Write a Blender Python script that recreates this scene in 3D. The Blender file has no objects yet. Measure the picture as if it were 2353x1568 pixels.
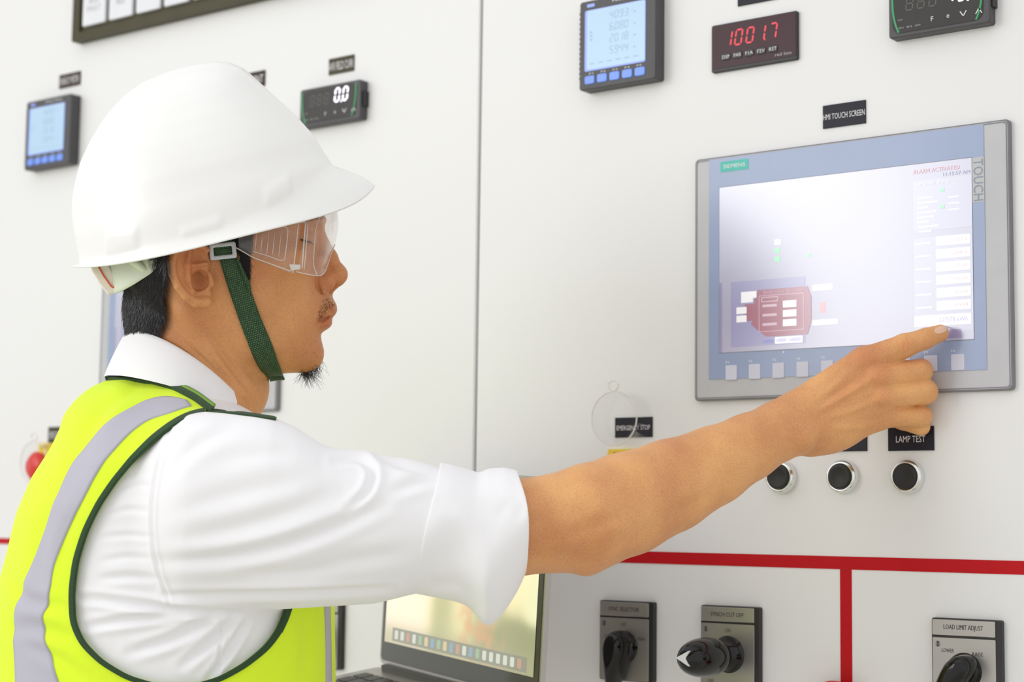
import bpy, math, random
import numpy as np
from mathutils import Matrix, Vector
PI = math.pi
random.seed(7); RNG = np.random.RandomState(7)
SC = bpy.context.scene
COL = SC.collection

# ------------------------------------------------------------------ camera (wall plane y=0, x right, z up, metres)
F_PX, CX, CY = 4066.29, 1176.5, 784.0
CAM = np.array([0.92968392, -1.51692648, -0.11988173])
R_ = np.array([0.79386115, 0.60796265, 0.01287944])
U_ = np.array([0.0508344, -0.08745412, 0.99487067])
FW = np.array([-0.60597057, 0.78913445, 0.10033185])
cd = bpy.data.cameras.new('camera'); cam = bpy.data.objects.new('camera', cd); COL.objects.link(cam)
cd.sensor_fit = 'HORIZONTAL'; cd.sensor_width = 36.0; cd.lens = 36.0*F_PX/2353.0
cam.matrix_world = Matrix([[R_[0], U_[0], -FW[0], CAM[0]], [R_[1], U_[1], -FW[1], CAM[1]], [R_[2], U_[2], -FW[2], CAM[2]], [0, 0, 0, 1]])
cd.clip_start = 0.05
cd.dof.use_dof = True; cd.dof.focus_distance = 1.535; cd.dof.aperture_fstop = 6.3
SC.camera = cam

# ------------------------------------------------------------------ world, lamps, exposure
SC.view_settings.view_transform = 'Standard'; SC.view_settings.look = 'None'
SC.view_settings.gamma = 1.0; SC.view_settings.use_curve_mapping = False
SC.view_settings.exposure = 0.07
w = bpy.data.worlds.new('room_light'); SC.world = w; w.use_nodes = True
_nt = w.node_tree; _bg = _nt.nodes['Background']          # even room light: pale ceiling and walls, darker floor
_tc = _nt.nodes.new('ShaderNodeTexCoord'); _sx = _nt.nodes.new('ShaderNodeSeparateXYZ'); _rp = _nt.nodes.new('ShaderNodeValToRGB')
_mr = _nt.nodes.new('ShaderNodeMapRange'); _mr.inputs['From Min'].default_value = -1.0
_nt.links.new(_tc.outputs['Generated'], _sx.inputs[0]); _nt.links.new(_sx.outputs['Z'], _mr.inputs['Value']); _nt.links.new(_mr.outputs['Result'], _rp.inputs['Fac'])
_e = _rp.color_ramp.elements; _e[0].position = 0.22; _e[0].color = (0.55, 0.53, 0.46, 1); _e[1].position = 0.72; _e[1].color = (0.90, 0.90, 0.91, 1)
_m = _e.new(0.46); _m.color = (0.92, 0.915, 0.90, 1)
_nt.links.new(_rp.outputs['Color'], _bg.inputs[0]); _bg.inputs[1].default_value = 0.96

def area(name, loc, tgt, sx, sy, power, col=(1, 1, 1), spread=180):
    l = bpy.data.lights.new(name, 'AREA'); l.shape = 'RECTANGLE'; l.size = sx; l.size_y = sy
    l.energy = power; l.color = col; l.spread = math.radians(spread)
    o = bpy.data.objects.new(name, l); COL.objects.link(o); o.location = loc
    d = Vector(tgt)-Vector(loc); o.rotation_euler = d.to_track_quat('-Z', 'Y').to_euler()
    return o
area('window_light', (-1.62, -3.0, 0.78), (-0.05, -0.2, 0.1), 1.25, 1.3, 19, (1.0, 1.0, 1.0))
area('left_fill_light', (-2.4, -2.1, 1.1), (-0.35, -0.5, 0.0), 1.2, 1.4, 2.5, (1.0, 1.0, 0.98), 90)  # added fill from the left, brightens the back of the vest
area('overhead_softbox', (0.2, -1.5, 2.2), (0.1, -0.3, 0.0), 2.2, 1.6, 3, (1.0, 0.98, 0.95))  # added softbox overhead for soft general light

# ------------------------------------------------------------------ materials
M = {}
def pm(name, col, rough=0.5, metal=0.0, spec=0.5, noise=0.0, nscale=40.0, bump=0.0, bscale=300.0, emit=None, es=0.0, sss=0.0, sssr=(1, .35, .2), ssss=0.006,
       coat=0.0, trans=0.0, sheen=0.0, ior=None, coat_rough=0.03, col2=None):
    m = bpy.data.materials.new(name); m.use_nodes = True; nt = m.node_tree; b = nt.nodes['Principled BSDF']
    b.inputs['Base Color'].default_value = (*col, 1); b.inputs['Roughness'].default_value = rough
    b.inputs['Metallic'].default_value = metal; b.inputs['Specular IOR Level'].default_value = spec
    b.inputs['Coat Weight'].default_value = coat; b.inputs['Coat Roughness'].default_value = coat_rough
    b.inputs['Transmission Weight'].default_value = trans
    b.inputs['Sheen Weight'].default_value = sheen
    if ior: b.inputs['IOR'].default_value = ior
    if sss:
        b.inputs['Subsurface Weight'].default_value = sss; b.inputs['Subsurface Radius'].default_value = sssr
        b.inputs['Subsurface Scale'].default_value = ssss
    if emit: b.inputs['Emission Color'].default_value = (*emit, 1); b.inputs['Emission Strength'].default_value = es
    tc = nt.nodes.new('ShaderNodeTexCoord')
    if noise or col2:
        n = nt.nodes.new('ShaderNodeTexNoise'); n.inputs['Scale'].default_value = nscale; n.inputs['Detail'].default_value = 5
        nt.links.new(tc.outputs['Object'], n.inputs['Vector'])
        r = nt.nodes.new('ShaderNodeValToRGB'); r.color_ramp.elements[0].position = 0.3; r.color_ramp.elements[1].position = 0.7
        c2 = col2 or tuple(min(1, c*(1+noise)) for c in col)
        r.color_ramp.elements[0].color = (*[c*(1-noise) for c in col], 1); r.color_ramp.elements[1].color = (*c2, 1)
        nt.links.new(n.outputs['Fac'], r.inputs['Fac']); nt.links.new(r.outputs['Color'], b.inputs['Base Color'])
    if bump:
        n2 = nt.nodes.new('ShaderNodeTexNoise'); n2.inputs['Scale'].default_value = bscale; n2.inputs['Detail'].default_value = 3
        nt.links.new(tc.outputs['Object'], n2.inputs['Vector'])
        bp = nt.nodes.new('ShaderNodeBump'); bp.inputs['Strength'].default_value = bump; bp.inputs['Distance'].default_value = 0.001
        nt.links.new(n2.outputs['Fac'], bp.inputs['Height']); nt.links.new(bp.outputs['Normal'], b.inputs['Normal'])
    M[name] = m; return m
def glow(name, col, s, base=(0.02, 0.02, 0.02), rough=0.3):
    return pm(name, base, rough, emit=col, es=s, noise=0.02)

pm('cabinet_paint', (0.80, 0.80, 0.797), 0.42, noise=0.012, nscale=3, bump=0.12, bscale=260)
pm('seam_dark', (0.16, 0.16, 0.15), 0.7, noise=0.1)
pm('red_tape', (0.50, 0.002, 0.008), 0.6, spec=0.25, noise=0.03, bump=0.05)
pm('black_plastic', (0.02, 0.019, 0.019), 0.42, noise=0.1, bump=0.05)
pm('charcoal_plastic', (0.065, 0.062, 0.066), 0.45, noise=0.08, bump=0.05)
pm('black_gloss', (0.004, 0.004, 0.004), 0.10, spec=0.35, noise=0.1, coat=0.12)
pm('olive_frame', (0.060, 0.053, 0.024), 0.45, spec=0.25, noise=0.08)
pm('label_black', (0.011, 0.010, 0.020), 0.45, spec=0.3, noise=0.1)
pm('label_brown', (0.05, 0.03, 0.025), 0.5, spec=0.25, noise=0.1)
pm('label_text', (0.75, 0.74, 0.76), 0.5, noise=0.02)
pm('grey_text', (0.45, 0.45, 0.47), 0.5, noise=0.02)
pm('dark_text', (0.05, 0.045, 0.04), 0.5, noise=0.02)
pm('tile_white', (0.75, 0.76, 0.80), 0.4, noise=0.02)
pm('bezel_grey', (0.50, 0.50, 0.52), 0.35, noise=0.03)
pm('bezel_side', (0.20, 0.195, 0.21), 0.4, noise=0.05)
pm('bezel_blue', (0.30, 0.37, 0.55), 0.22, noise=0.02)
pm('key_grey', (0.62, 0.63, 0.74), 0.4, noise=0.03)
pm('badge_green', (0.05, 0.50, 0.42), 0.35, noise=0.03)
pm('white_print', (0.85, 0.87, 0.87), 0.5, noise=0.02)
pm('slate_print', (0.27, 0.31, 0.38), 0.5, noise=0.02)
pm('green_line', (0.01, 0.33, 0.10), 0.3, noise=0.05)
pm('red_window', (0.045, 0.012, 0.018), 0.35, spec=0.3, noise=0.06)
pm('controller_face', (0.040, 0.037, 0.035), 0.4, spec=0.3, noise=0.06)
pm('chrome', (0.80, 0.82, 0.80), 0.18, metal=1.0, noise=0.02)
pm('satin_plate', (0.42, 0.40, 0.37), 0.32, metal=0.75, noise=0.05, nscale=25)
pm('pushbutton_black', (0.012, 0.012, 0.013), 0.5, noise=0.1)
pm('emergency_red', (0.65, 0.03, 0.02), 0.3, noise=0.05)
pm('yellow_plastic', (0.85, 0.62, 0.03), 0.4, noise=0.04)
pm('laptop_metal', (0.46, 0.44, 0.41), 0.35, metal=0.9, noise=0.03)
pm('laptop_dark', (0.05, 0.05, 0.03), 0.12, noise=0.05, coat=0.5)
pm('meter_blue_button', (0.12, 0.22, 0.62), 0.3, noise=0.05, emit=(0.15, 0.3, 0.9), es=0.35)
glow('lcd_blue', (0.42, 0.64, 0.86), 0.62, (0.2, 0.25, 0.3), 0.25)
glow('lcd_edge', (0.25, 0.38, 0.95), 0.8, (0.1, 0.1, 0.2), 0.25)
pm('lcd_text', (0.18, 0.25, 0.33), 0.4, noise=0.05, emit=(0.25, 0.36, 0.47), es=0.7)
glow('led_white', (0.93, 0.90, 1.0), 2.2)
glow('led_red', (1.0, 0.02, 0.05), 0.9)
pm('segment_off', (0.09, 0.08, 0.075), 0.4, noise=0.05)
# clothes and person
def cloth_mat(name, col, sheen=0.1, weave=2600., bump=0.12, sss=0.0):
    return pm(name, col, 0.85, spec=0.2, noise=0.015, nscale=8, bump=bump, bscale=weave, sheen=sheen, sss=sss, sssr=(1, 1, 1), ssss=0.004)
cloth_mat('shirt_white', (0.92, 0.915, 0.935), 0.15, 1500)
cloth_mat('vest_fluo', (0.76, 1.0, 0.035), 0.1, 1200, 0.25)
vb = M['vest_fluo'].node_tree.nodes['Principled BSDF']
cloth_mat('binding_green', (0.035, 0.075, 0.03), 0.1, 900, 0.5)
cloth_mat('reflective_tape', (0.50, 0.49, 0.56), 0.0, 1500, 0.1)
cloth_mat('binding_stitch', (0.22, 0.42, 0.06), 0.1, 900, 0.5)
pm('helmet_white', (0.90, 0.90, 0.885), 0.38, noise=0.004, coat=0.12, coat_rough=0.12)
pm('suspension_plastic', (0.78, 0.86, 0.68), 0.4, noise=0.02, sss=0.3, sssr=(1, 1, 0.8), ssss=0.004)
pm('knob_plastic', (0.86, 0.80, 0.70), 0.4, noise=0.02, sss=0.2, sssr=(1, .9, .7), ssss=0.004)
pm('orange_mark', (0.80, 0.12, 0.03), 0.5, noise=0.05)
pm('buckle_plastic', (0.58, 0.61, 0.64), 0.35, noise=0.02)
pm('hair_black', (0.014, 0.012, 0.014), 0.38, spec=0.6, noise=0.2)
pm('hair_strand', (0.022, 0.020, 0.024), 0.33, spec=0.8, noise=0.3)
pm('nail', (0.80, 0.50, 0.36), 0.28, noise=0.03, sss=0.3, ssss=0.002)
pm('lip_skin', (0.42, 0.16, 0.11), 0.42, noise=0.08, bump=0.2, bscale=900, sss=0.2)
pm('eye_dark', (0.03, 0.02, 0.02), 0.3, noise=0.05)

def skin():
    m = pm('skin', (0.50, 0.235, 0.105), 0.47, spec=0.4, sss=0.12, sssr=(1, .32, .16), ssss=0.005)
    nt = m.node_tree; b = nt.nodes['Principled BSDF']
    tc = nt.nodes.new('ShaderNodeTexCoord')
    def noise(s, d):
        n = nt.nodes.new('ShaderNodeTexNoise'); n.inputs['Scale'].default_value = s; n.inputs['Detail'].default_value = d
        nt.links.new(tc.outputs['Object'], n.inputs['Vector']); return n
    n1 = noise(16, 4)
    r = nt.nodes.new('ShaderNodeValToRGB'); r.color_ramp.elements[0].position = 0.33; r.color_ramp.elements[1].position = 0.68
    r.color_ramp.elements[0].color = (0.68, 0.30, 0.125, 1); r.color_ramp.elements[1].color = (0.86, 0.455, 0.18, 1)
    nt.links.new(n1.outputs['Fac'], r.inputs['Fac'])
    n2 = noise(900, 2)
    mx = nt.nodes.new('ShaderNodeMix'); mx.data_type = 'RGBA'; mx.blend_type = 'MULTIPLY'
    r2 = nt.nodes.new('ShaderNodeValToRGB'); r2.color_ramp.elements[0].position = 0.3; r2.color_ramp.elements[1].position = 0.55
    r2.color_ramp.elements[0].color = (0.72, 0.68, 0.64, 1); r2.color_ramp.elements[1].color = (1, 1, 1, 1)
    nt.links.new(n2.outputs['Fac'], r2.inputs['Fac'])
    mx.inputs['Factor'].default_value = 0.6
    nt.links.new(r.outputs['Color'], mx.inputs['A']); nt.links.new(r2.outputs['Color'], mx.inputs['B'])
    # vertex attribute: redness / stubble / darker head / ear-hollow shade painted into complexion
    at = nt.nodes.new('ShaderNodeAttribute'); at.attribute_name = 'tone_and_shade'
    mx2 = nt.nodes.new('ShaderNodeMix'); mx2.data_type = 'RGBA'; mx2.blend_type = 'MULTIPLY'; mx2.inputs['Factor'].default_value = 1
    nt.links.new(mx.outputs['Result'], mx2.inputs['A']); nt.links.new(at.outputs['Color'], mx2.inputs['B'])
    nt.links.new(mx2.outputs['Result'], b.inputs['Base Color'])
    v = nt.nodes.new('ShaderNodeTexVoronoi'); v.inputs['Scale'].default_value = 1100
    nt.links.new(tc.outputs['Object'], v.inputs['Vector'])
    n3 = noise(350, 3)
    ad = nt.nodes.new('ShaderNodeMath'); ad.operation = 'ADD'
    nt.links.new(v.outputs['Distance'], ad.inputs[0]); nt.links.new(n3.outputs['Fac'], ad.inputs[1])
    bp = nt.nodes.new('ShaderNodeBump'); bp.inputs['Strength'].default_value = 0.28; bp.inputs['Distance'].default_value = 0.0006
    nt.links.new(ad.outputs[0], bp.inputs['Height']); nt.links.new(bp.outputs['Normal'], b.inputs['Normal'])
skin()

def webbing():
    m = pm('strap_webbing', (0.045, 0.10, 0.04), 0.6, spec=0.4)
    nt = m.node_tree; b = nt.nodes['Principled BSDF']
    uv = nt.nodes.new('ShaderNodeTexCoord')
    mp = nt.nodes.new('ShaderNodeMapping'); nt.links.new(uv.outputs['UV'], mp.inputs['Vector'])
    ch = nt.nodes.new('ShaderNodeTexBrick'); ch.inputs['Scale'].default_value = 1.0
    ch.inputs['Color1'].default_value = (0.075, 0.17, 0.065, 1); ch.inputs['Color2'].default_value = (0.035, 0.10, 0.035, 1)
    ch.inputs['Mortar'].default_value = (0.006, 0.02, 0.006, 1); ch.inputs['Mortar Size'].default_value = 0.16
    ch.inputs['Brick Width'].default_value = 1.0; ch.inputs['Row Height'].default_value = 1.0; ch.offset = 0.5
    nt.links.new(mp.outputs['Vector'], ch.inputs['Vector']); nt.links.new(ch.outputs['Color'], b.inputs['Base Color'])
    bp = nt.nodes.new('ShaderNodeBump'); bp.inputs['Strength'].default_value = 0.6; bp.inputs['Distance'].default_value = 0.0008; bp.invert = True
    nt.links.new(ch.outputs['Fac'], bp.inputs['Height']); nt.links.new(bp.outputs['Normal'], b.inputs['Normal'])
webbing()

def clear_mat(name, tint=(1, 1, 1), base=0.04, refl=1.0, rough=0.04, ior=1.35, white=0.0):
    m = bpy.data.materials.new(name); m.use_nodes = True; nt = m.node_tree; nt.nodes.clear()
    out = nt.nodes.new('ShaderNodeOutputMaterial'); t = nt.nodes.new('ShaderNodeBsdfTransparent'); t.inputs[0].default_value = (*tint, 1)
    g = nt.nodes.new('ShaderNodeBsdfGlossy'); g.inputs['Roughness'].default_value = rough; g.inputs['Color'].default_value = (refl, refl, refl, 1)
    lw = nt.nodes.new('ShaderNodeLayerWeight'); pw = nt.nodes.new('ShaderNodeMath'); pw.operation = 'POWER'; pw.inputs[1].default_value = 4.0
    nt.links.new(lw.outputs['Facing'], pw.inputs[0]); ml = nt.nodes.new('ShaderNodeMath'); ml.operation = 'MULTIPLY_ADD'; ml.inputs[1].default_value = ior-0.85; ml.inputs[2].default_value = base; ml.use_clamp = True
    nt.links.new(pw.outputs[0], ml.inputs[0]); ad = ml
    mx = nt.nodes.new('ShaderNodeMixShader')
    nt.links.new(ad.outputs[0], mx.inputs[0]); nt.links.new(t.outputs[0], mx.inputs[1]); nt.links.new(g.outputs[0], mx.inputs[2])
    if white:
        df = nt.nodes.new('ShaderNodeBsdfDiffuse'); df.inputs[0].default_value = (0.9, 0.88, 0.86, 1); m2 = nt.nodes.new('ShaderNodeMixShader'); m2.inputs[0].default_value = white
        nt.links.new(mx.outputs[0], m2.inputs[1]); nt.links.new(df.outputs[0], m2.inputs[2]); nt.links.new(m2.outputs[0], out.inputs[0])
    else: nt.links.new(mx.outputs[0], out.inputs[0])
    M[name] = m
clear_mat('clear_plastic', (0.985, 0.975, 0.97), 0.02, white=0.05)
clear_mat('clear_edge', (0.93, 0.91, 0.90), 0.20, rough=0.15, white=0.42)
clear_mat('clear_cover', (0.975, 0.975, 0.98), 0.0, ior=1.12)

# ------------------------------------------------------------------ object helpers
ORG = {}
def tag(o, label=None, cat=None, group=None, kind=None):
    if label: o['label'] = label
    if cat: o['category'] = cat
    if group: o['group'] = group
    if kind: o['kind'] = kind
    return o
def thing(name, label, cat, loc=(0, 0, 0), group=None):
    o = bpy.data.objects.new(name, None); COL.objects.link(o); o.location = loc; o.empty_display_size = 0.02
    ORG[o.name] = np.array(loc, float)
    return tag(o, label, cat, group)
def mk(name, V, F, mats, parent=None, smooth=True, mi=None, uv=None, world=False, label=None):
    """one mesh object; world=True: V given in world metres"""
    me = bpy.data.meshes.new(name)
    V = np.asarray(V, float)
    if parent is not None:
        if world: V = V-ORG[parent.name]
    me.from_pydata(V.tolist(), [], [tuple(int(i) for i in f) for f in F])
    if not isinstance(mats, (list, tuple)): mats = [mats]
    for m in mats: me.materials.append(M[m])
    if mi is not None: me.polygons.foreach_set('material_index', list(mi))
    if smooth: me.polygons.foreach_set('use_smooth', [True]*len(me.polygons))
    if uv is not None:
        l = me.uv_layers.new(name='UVMap'); idx = np.zeros(len(me.loops), int); me.loops.foreach_get('vertex_index', idx)
        l.data.foreach_set('uv', np.asarray(uv)[idx].ravel().tolist())
    me.update()
    o = bpy.data.objects.new(name, me); COL.objects.link(o)
    if parent is not None: o.parent = parent; ORG[o.name] = ORG[parent.name]
    else: ORG[o.name] = np.zeros(3)
    if label: o['label'] = label
    return o

class MB:
    def __init__(s): s.V = []; s.F = []; s.MI = []; s.mats = []
    def m(s, name):
        if name not in s.mats: s.mats.append(name)
        return s.mats.index(name)
    def add(s, V, F, mat):
        b = len(s.V); s.V += [tuple(v) for v in V]; k = s.m(mat)
        for f in F: s.F.append(tuple(b+i for i in f)); s.MI.append(k)
    def box(s, x0, x1, y0, y1, z0, z1, mat):
        V = [(x, y, z) for x in (x0, x1) for y in (y0, y1) for z in (z0, z1)]
        s.add(V, [(0, 1, 3, 2), (4, 6, 7, 5), (0, 4, 5, 1), (2, 3, 7, 6), (0, 2, 6, 4), (1, 5, 7, 3)], mat)
    def slab(s, pts, y0, y1, mat, bev=0.0, mat_side=None):
        """outline pts (x,z) extruded from wall side y0 to front y1 (y1<y0); bev insets the front edge"""
        n = len(pts); P = np.array(pts, float); c = P.mean(0)
        rings = [(P, y0)]
        if bev > 0:
            d = P-c; L = np.maximum(np.abs(d), 1e-9)
            P2 = c+np.sign(d)*np.maximum(np.abs(d)-bev, 0)
            rings += [(P, y1+bev), (c+np.sign(d)*np.maximum(np.abs(d)-bev*.3, 0), y1+bev*.3), (P2, y1)]
        else: rings += [(P, y1)]
        V = [(p[0], y, p[1]) for R, y in rings for p in R]; F = []
        for k in range(len(rings)-1):
            for i in range(n):
                j = (i+1) % n; F.append((k*n+i, k*n+j, (k+1)*n+j, (k+1)*n+i))
        s.add(V, F, mat_side or mat)
        R, y = rings[-1]; s.add([(p[0], y, p[1]) for p in R], [tuple(range(n))], mat)
    def rrect(s, x0, x1, z0, z1, y0, y1, r, mat, bev=0.0, mat_side=None, n=5):
        s.slab(rr(x0, x1, z0, z1, r, n), y0, y1, mat, bev, mat_side)
    def lathe(s, prof, c, mat, seg=40, squash=1.0):
        """prof (radius, y) about the axis along y through c=(x,z)"""
        V = []; F = []
        for (r, y) in prof:
            for k in range(seg):
                a = 2*PI*k/seg; V.append((c[0]+r*math.cos(a), y, c[1]+r*math.sin(a)*squash))
        for j in range(len(prof)-1):
            for k in range(seg):
                l = (k+1) % seg; F.append((j*seg+k, j*seg+l, (j+1)*seg+l, (j+1)*seg+k))
        F.append(tuple((len(prof)-1)*seg+k for k in range(seg)))
        s.add(V, F, mat)
    def ring(s, outer, inner, y0, y1, mat):
        """frame between two outlines of equal count"""
        n = len(outer); V = []
        for P, y in ((outer, y0), (outer, y1), (inner, y1), (inner, y0)): V += [(p[0], y, p[1]) for p in P]
        F = []
        for k in range(3):
            for i in range(n):
                j = (i+1) % n; F.append((k*n+i, k*n+j, (k+1)*n+j, (k+1)*n+i))
        s.add(V, F, mat)
    def build(s, name, parent=None, smooth=False, label=None):
        return mk(name, s.V, s.F, s.mats, parent, smooth, s.MI, label=label)
def rr(x0, x1, z0, z1, r, n=5):
    P = []
    for (cx, cz, a0) in ((x1-r, z1-r, 0), (x0+r, z1-r, 90), (x0+r, z0+r, 180), (x1-r, z0+r, 270)):
        for k in range(n+1):
            a = math.radians(a0+90*k/n); P.append((cx+r*math.cos(a), cz+r*math.sin(a)))
    return P
def tube(P, r, n=8, cap=True, flat=None):
    P = np.asarray(P, float); N = len(P); rs = np.broadcast_to(np.asarray(r, float), (N,))
    T = np.gradient(P, axis=0); T /= np.linalg.norm(T, axis=1)[:, None]+1e-12
    ref = np.array([0, 0, 1.]) if abs(T[0][2]) < .9 else np.array([1., 0, 0])
    V = []; nrm = np.cross(T[0], ref); nrm /= np.linalg.norm(nrm)
    for i in range(N):
        nrm = nrm-T[i]*np.dot(nrm, T[i]); nrm /= np.linalg.norm(nrm)+1e-12; b = np.cross(T[i], nrm)
        for k in range(n):
            a = 2*PI*k/n; V.append(P[i]+rs[i]*(nrm*math.cos(a)+b*math.sin(a)))
    F = []
    for i in range(N-1):
        for k in range(n):
            l = (k+1) % n; F.append((i*n+k, i*n+l, (i+1)*n+l, (i+1)*n+k))
    if cap: F.append(tuple(range(n))[::-1]); F.append(tuple((N-1)*n+k for k in range(n)))
    return V, F
def lettering(parent, s, x, z, h, mat, y=-0.0005, w=None, name='lettering', rot=0.0, align='CENTER', shear=0.0, bold=0.0):
    cu = bpy.data.curves.new('t', 'FONT'); cu.body = s; cu.size = 1.0; cu.align_x = align; cu.align_y = 'CENTER'; cu.extrude = 0.0; cu.resolution_u = 2; cu.shear = shear; cu.offset = bold
    o = bpy.data.objects.new('t', cu); COL.objects.link(o)
    bpy.context.view_layer.update()
    me = bpy.data.meshes.new_from_object(o.evaluated_get(bpy.context.evaluated_depsgraph_get()))
    bpy.data.objects.remove(o); bpy.data.curves.remove(cu)
    V = np.array([v.co[:] for v in me.vertices]); F = [tuple(p.vertices) for p in me.polygons]; bpy.data.meshes.remove(me)
    if not len(V): return
    mn = V.min(0); mx = V.max(0); H = 0.70
    sx = sz = h/H
    if w: sx = w/(mx[0]-mn[0])
    c = (mn+mx)/2
    X = (V[:, 0]-c[0])*sx; Z = (V[:, 1]-c[1])*sz
    if align == 'LEFT': X = (V[:, 0]-mn[0])*sx
    ca, sa = math.cos(rot), math.sin(rot)
    P = np.c_[x+X*ca-Z*sa, np.full(len(V), y), z+X*sa+Z*ca]
    # give the print its own small thickness
    n = len(P); P2 = P.copy(); P2[:, 1] += 0.0002
    return mk(name, np.r_[P, P2], F, mat, parent, False)
SEG = {'0': 'abcdef', '1': 'bc', '2': 'abged', '3': 'abgcd', '4': 'fgbc', '5': 'afgcd', '6': 'afgedc', '7': 'abc', '8': 'abcdefg', '9': 'abcdfg'}
def digit(mb, ch, x, z, w, h, y, mat, t=None, slant=0.12, only=None):
    t = t or w*0.2; g = t*0.25; hh = h/2
    def P(a): return [(x+px+slant*pz, z+pz) for px, pz in a]
    def hseg(zc): return P([(g, zc), (t/2+g, zc+t/2), (w-t/2-g, zc+t/2), (w-g, zc), (w-t/2-g, zc-t/2), (t/2+g, zc-t/2)])
    def vseg(xc, z0, z1): return P([(xc, z0+g), (xc-t/2, z0+t/2+g), (xc-t/2, z1-t/2-g), (xc, z1-g), (xc+t/2, z1-t/2-g), (xc+t/2, z0+t/2+g)])
    S = dict(a=hseg(h), g=hseg(hh), d=hseg(0), f=vseg(0, hh, h), b=vseg(w, hh, h), e=vseg(0, 0, hh), c=vseg(w, 0, hh))
    for k in (only or SEG[ch]): mb.slab(S[k], y+0.0002, y, mat)
def copy_thing(root, loc, label, group=None):
    r = root.copy(); COL.objects.link(r); r.location = loc; r['label'] = label
    ORG[r.name] = np.array(loc, float)
    if group: r['group'] = group
    for ch in list(root.children):
        c = ch.copy(); COL.objects.link(c); c.parent = r; ORG[c.name] = ORG[r.name]
        for g in list(ch.children):
            d = g.copy(); COL.objects.link(d); d.parent = c
    return r
#==SETTING==
# ------------------------------------------------------------------ cabinet fronts
def cabinet(name, x0, x1, label):
    t = thing(name, label, 'cabinet', ((x0+x1)/2, 0, -1.35)); cx = (x1-x0)/2
    mb = MB(); mb.box(-cx, cx, 0.0225, 0.6, 0.0, 2.4, 'cabinet_paint'); mb.build('carcass', t)
    mb = MB(); mb.rrect(-cx+0.0018, cx-0.0018, 0.02, 2.38, 0.022, 0.0, 0.004, 'cabinet_paint', 0.0018); mb.build('door_panel', t)
    return t
SEAM = -0.2850
cabinet('control_cabinet', SEAM, 0.66, 'white steel control cabinet door right of the vertical seam, with the large touch screen')
cabinet('control_cabinet', -1.235, SEAM, 'white steel control cabinet door left of the vertical seam, behind the worker')
cabinet('control_cabinet', -2.2, -1.235, 'white steel control cabinet at the far left end of the row')
pm('floor_vinyl', (0.62, 0.60, 0.52), 0.35, noise=0.04, nscale=6)
mb = MB(); mb.box(-3, 2, -3.5, 0.8, -1.37, -1.35, 'floor_vinyl'); tag(mb.build('floor'), kind='structure')
mb = MB(); mb.box(SEAM-0.0017, SEAM+0.0017, 0.006, 0.0215, -1.33, 1.03, 'seam_dark')  # dark strip put in the open gap as its shade
tag(mb.build('seam_gap_strip'), 'thin dark grey strip standing in for the vertical gap between the white cabinet doors', 'gap strip')

# red mimic lines
def strip(name, x0, x1, z0, z1, label):
    mb = MB(); mb.slab([(x0, z0), (x1, z0), (x1, z1), (x0, z1)], 0.0, -0.0006, 'red_tape')
    return tag(mb.build(name), label, 'tape')
strip('red_tape', -0.2815, 0.60, -0.1625, -0.1505, 'long horizontal red tape line on the right cabinet below the push buttons')
strip('red_tape', 0.1568, 0.1686, -0.55, -0.1626, 'short vertical red tape line running down from the horizontal red line')
strip('red_tape', -1.2, -0.2885, -0.1625, -0.1545, 'horizontal red tape line on the left cabinet behind the vest')

# name plates
def plate(x0, x1, z0, z1, text, label, mat='label_black', tw=0.92, th=0.27, tmat='label_text', lines=None):
    cx, cz = (x0+x1)/2, (z0+z1)/2; w, h = x1-x0, z1-z0
    t = thing('name_plate', label, 'label plate', (cx, 0, cz))
    mb = MB(); mb.slab([(-w/2, -h/2), (w/2, -h/2), (w/2, h/2), (-w/2, h/2)], 0, -0.0016, mat, 0.0003); mb.build('plate', t)
    if text: lettering(t, text, 0, -h*0.02, h*th, tmat, -0.0018, w*tw)
    return t
plate(0.1416, 0.1867, 0.2600, 0.2826, 'HMI TOUCH SCREEN', 'small dark label plate reading HMI TOUCH SCREEN above the large screen', tw=0.98, th=0.25)
plate(0.2072, 0.2524, -0.0523, -0.0300, 'LAMP TEST', 'black label plate reading LAMP TEST below the hand', tw=0.64, th=0.27)
plate(0.1403, 0.1855, -0.0520, -0.0298, '', 'dark label plate mostly hidden behind the wrist, above the middle push button')
plate(-0.0985, -0.0530, -0.0345, -0.0140, 'EMERGENCY STOP', 'dark grey label plate seen through the clear round shroud', tw=0.9, th=0.24)
plate(0.0470, 0.0925, 0.3975, 0.4200, '', 'dark label plate cut off by the top edge above the red display')
plate(-1.0275, -0.9828, 0.4630, 0.4820, 'ENERGY METER', 'brownish label plate above the power meter at the far left', 'label_brown', 0.9, 0.5)
plate(-0.6710, -0.6258, 0.4110, 0.4310, 'CURRENT', 'dark label plate peeking out from behind the top of the helmet', 'label_brown', 0.9, 0.5)
plate(-0.5172, -0.4765, 0.4083, 0.4280, 'AVR FIELD CURR', 'dark label plate above the small controller right of the helmet', 'olive_frame', 0.98, 0.5)
plate(-1.0216, -0.9770, -0.0250, -0.0040, 'EMERGENCY STOP', 'dark label plate at the left above the red emergency button behind the vest', 'olive_frame', 0.9, 0.45)

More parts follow.
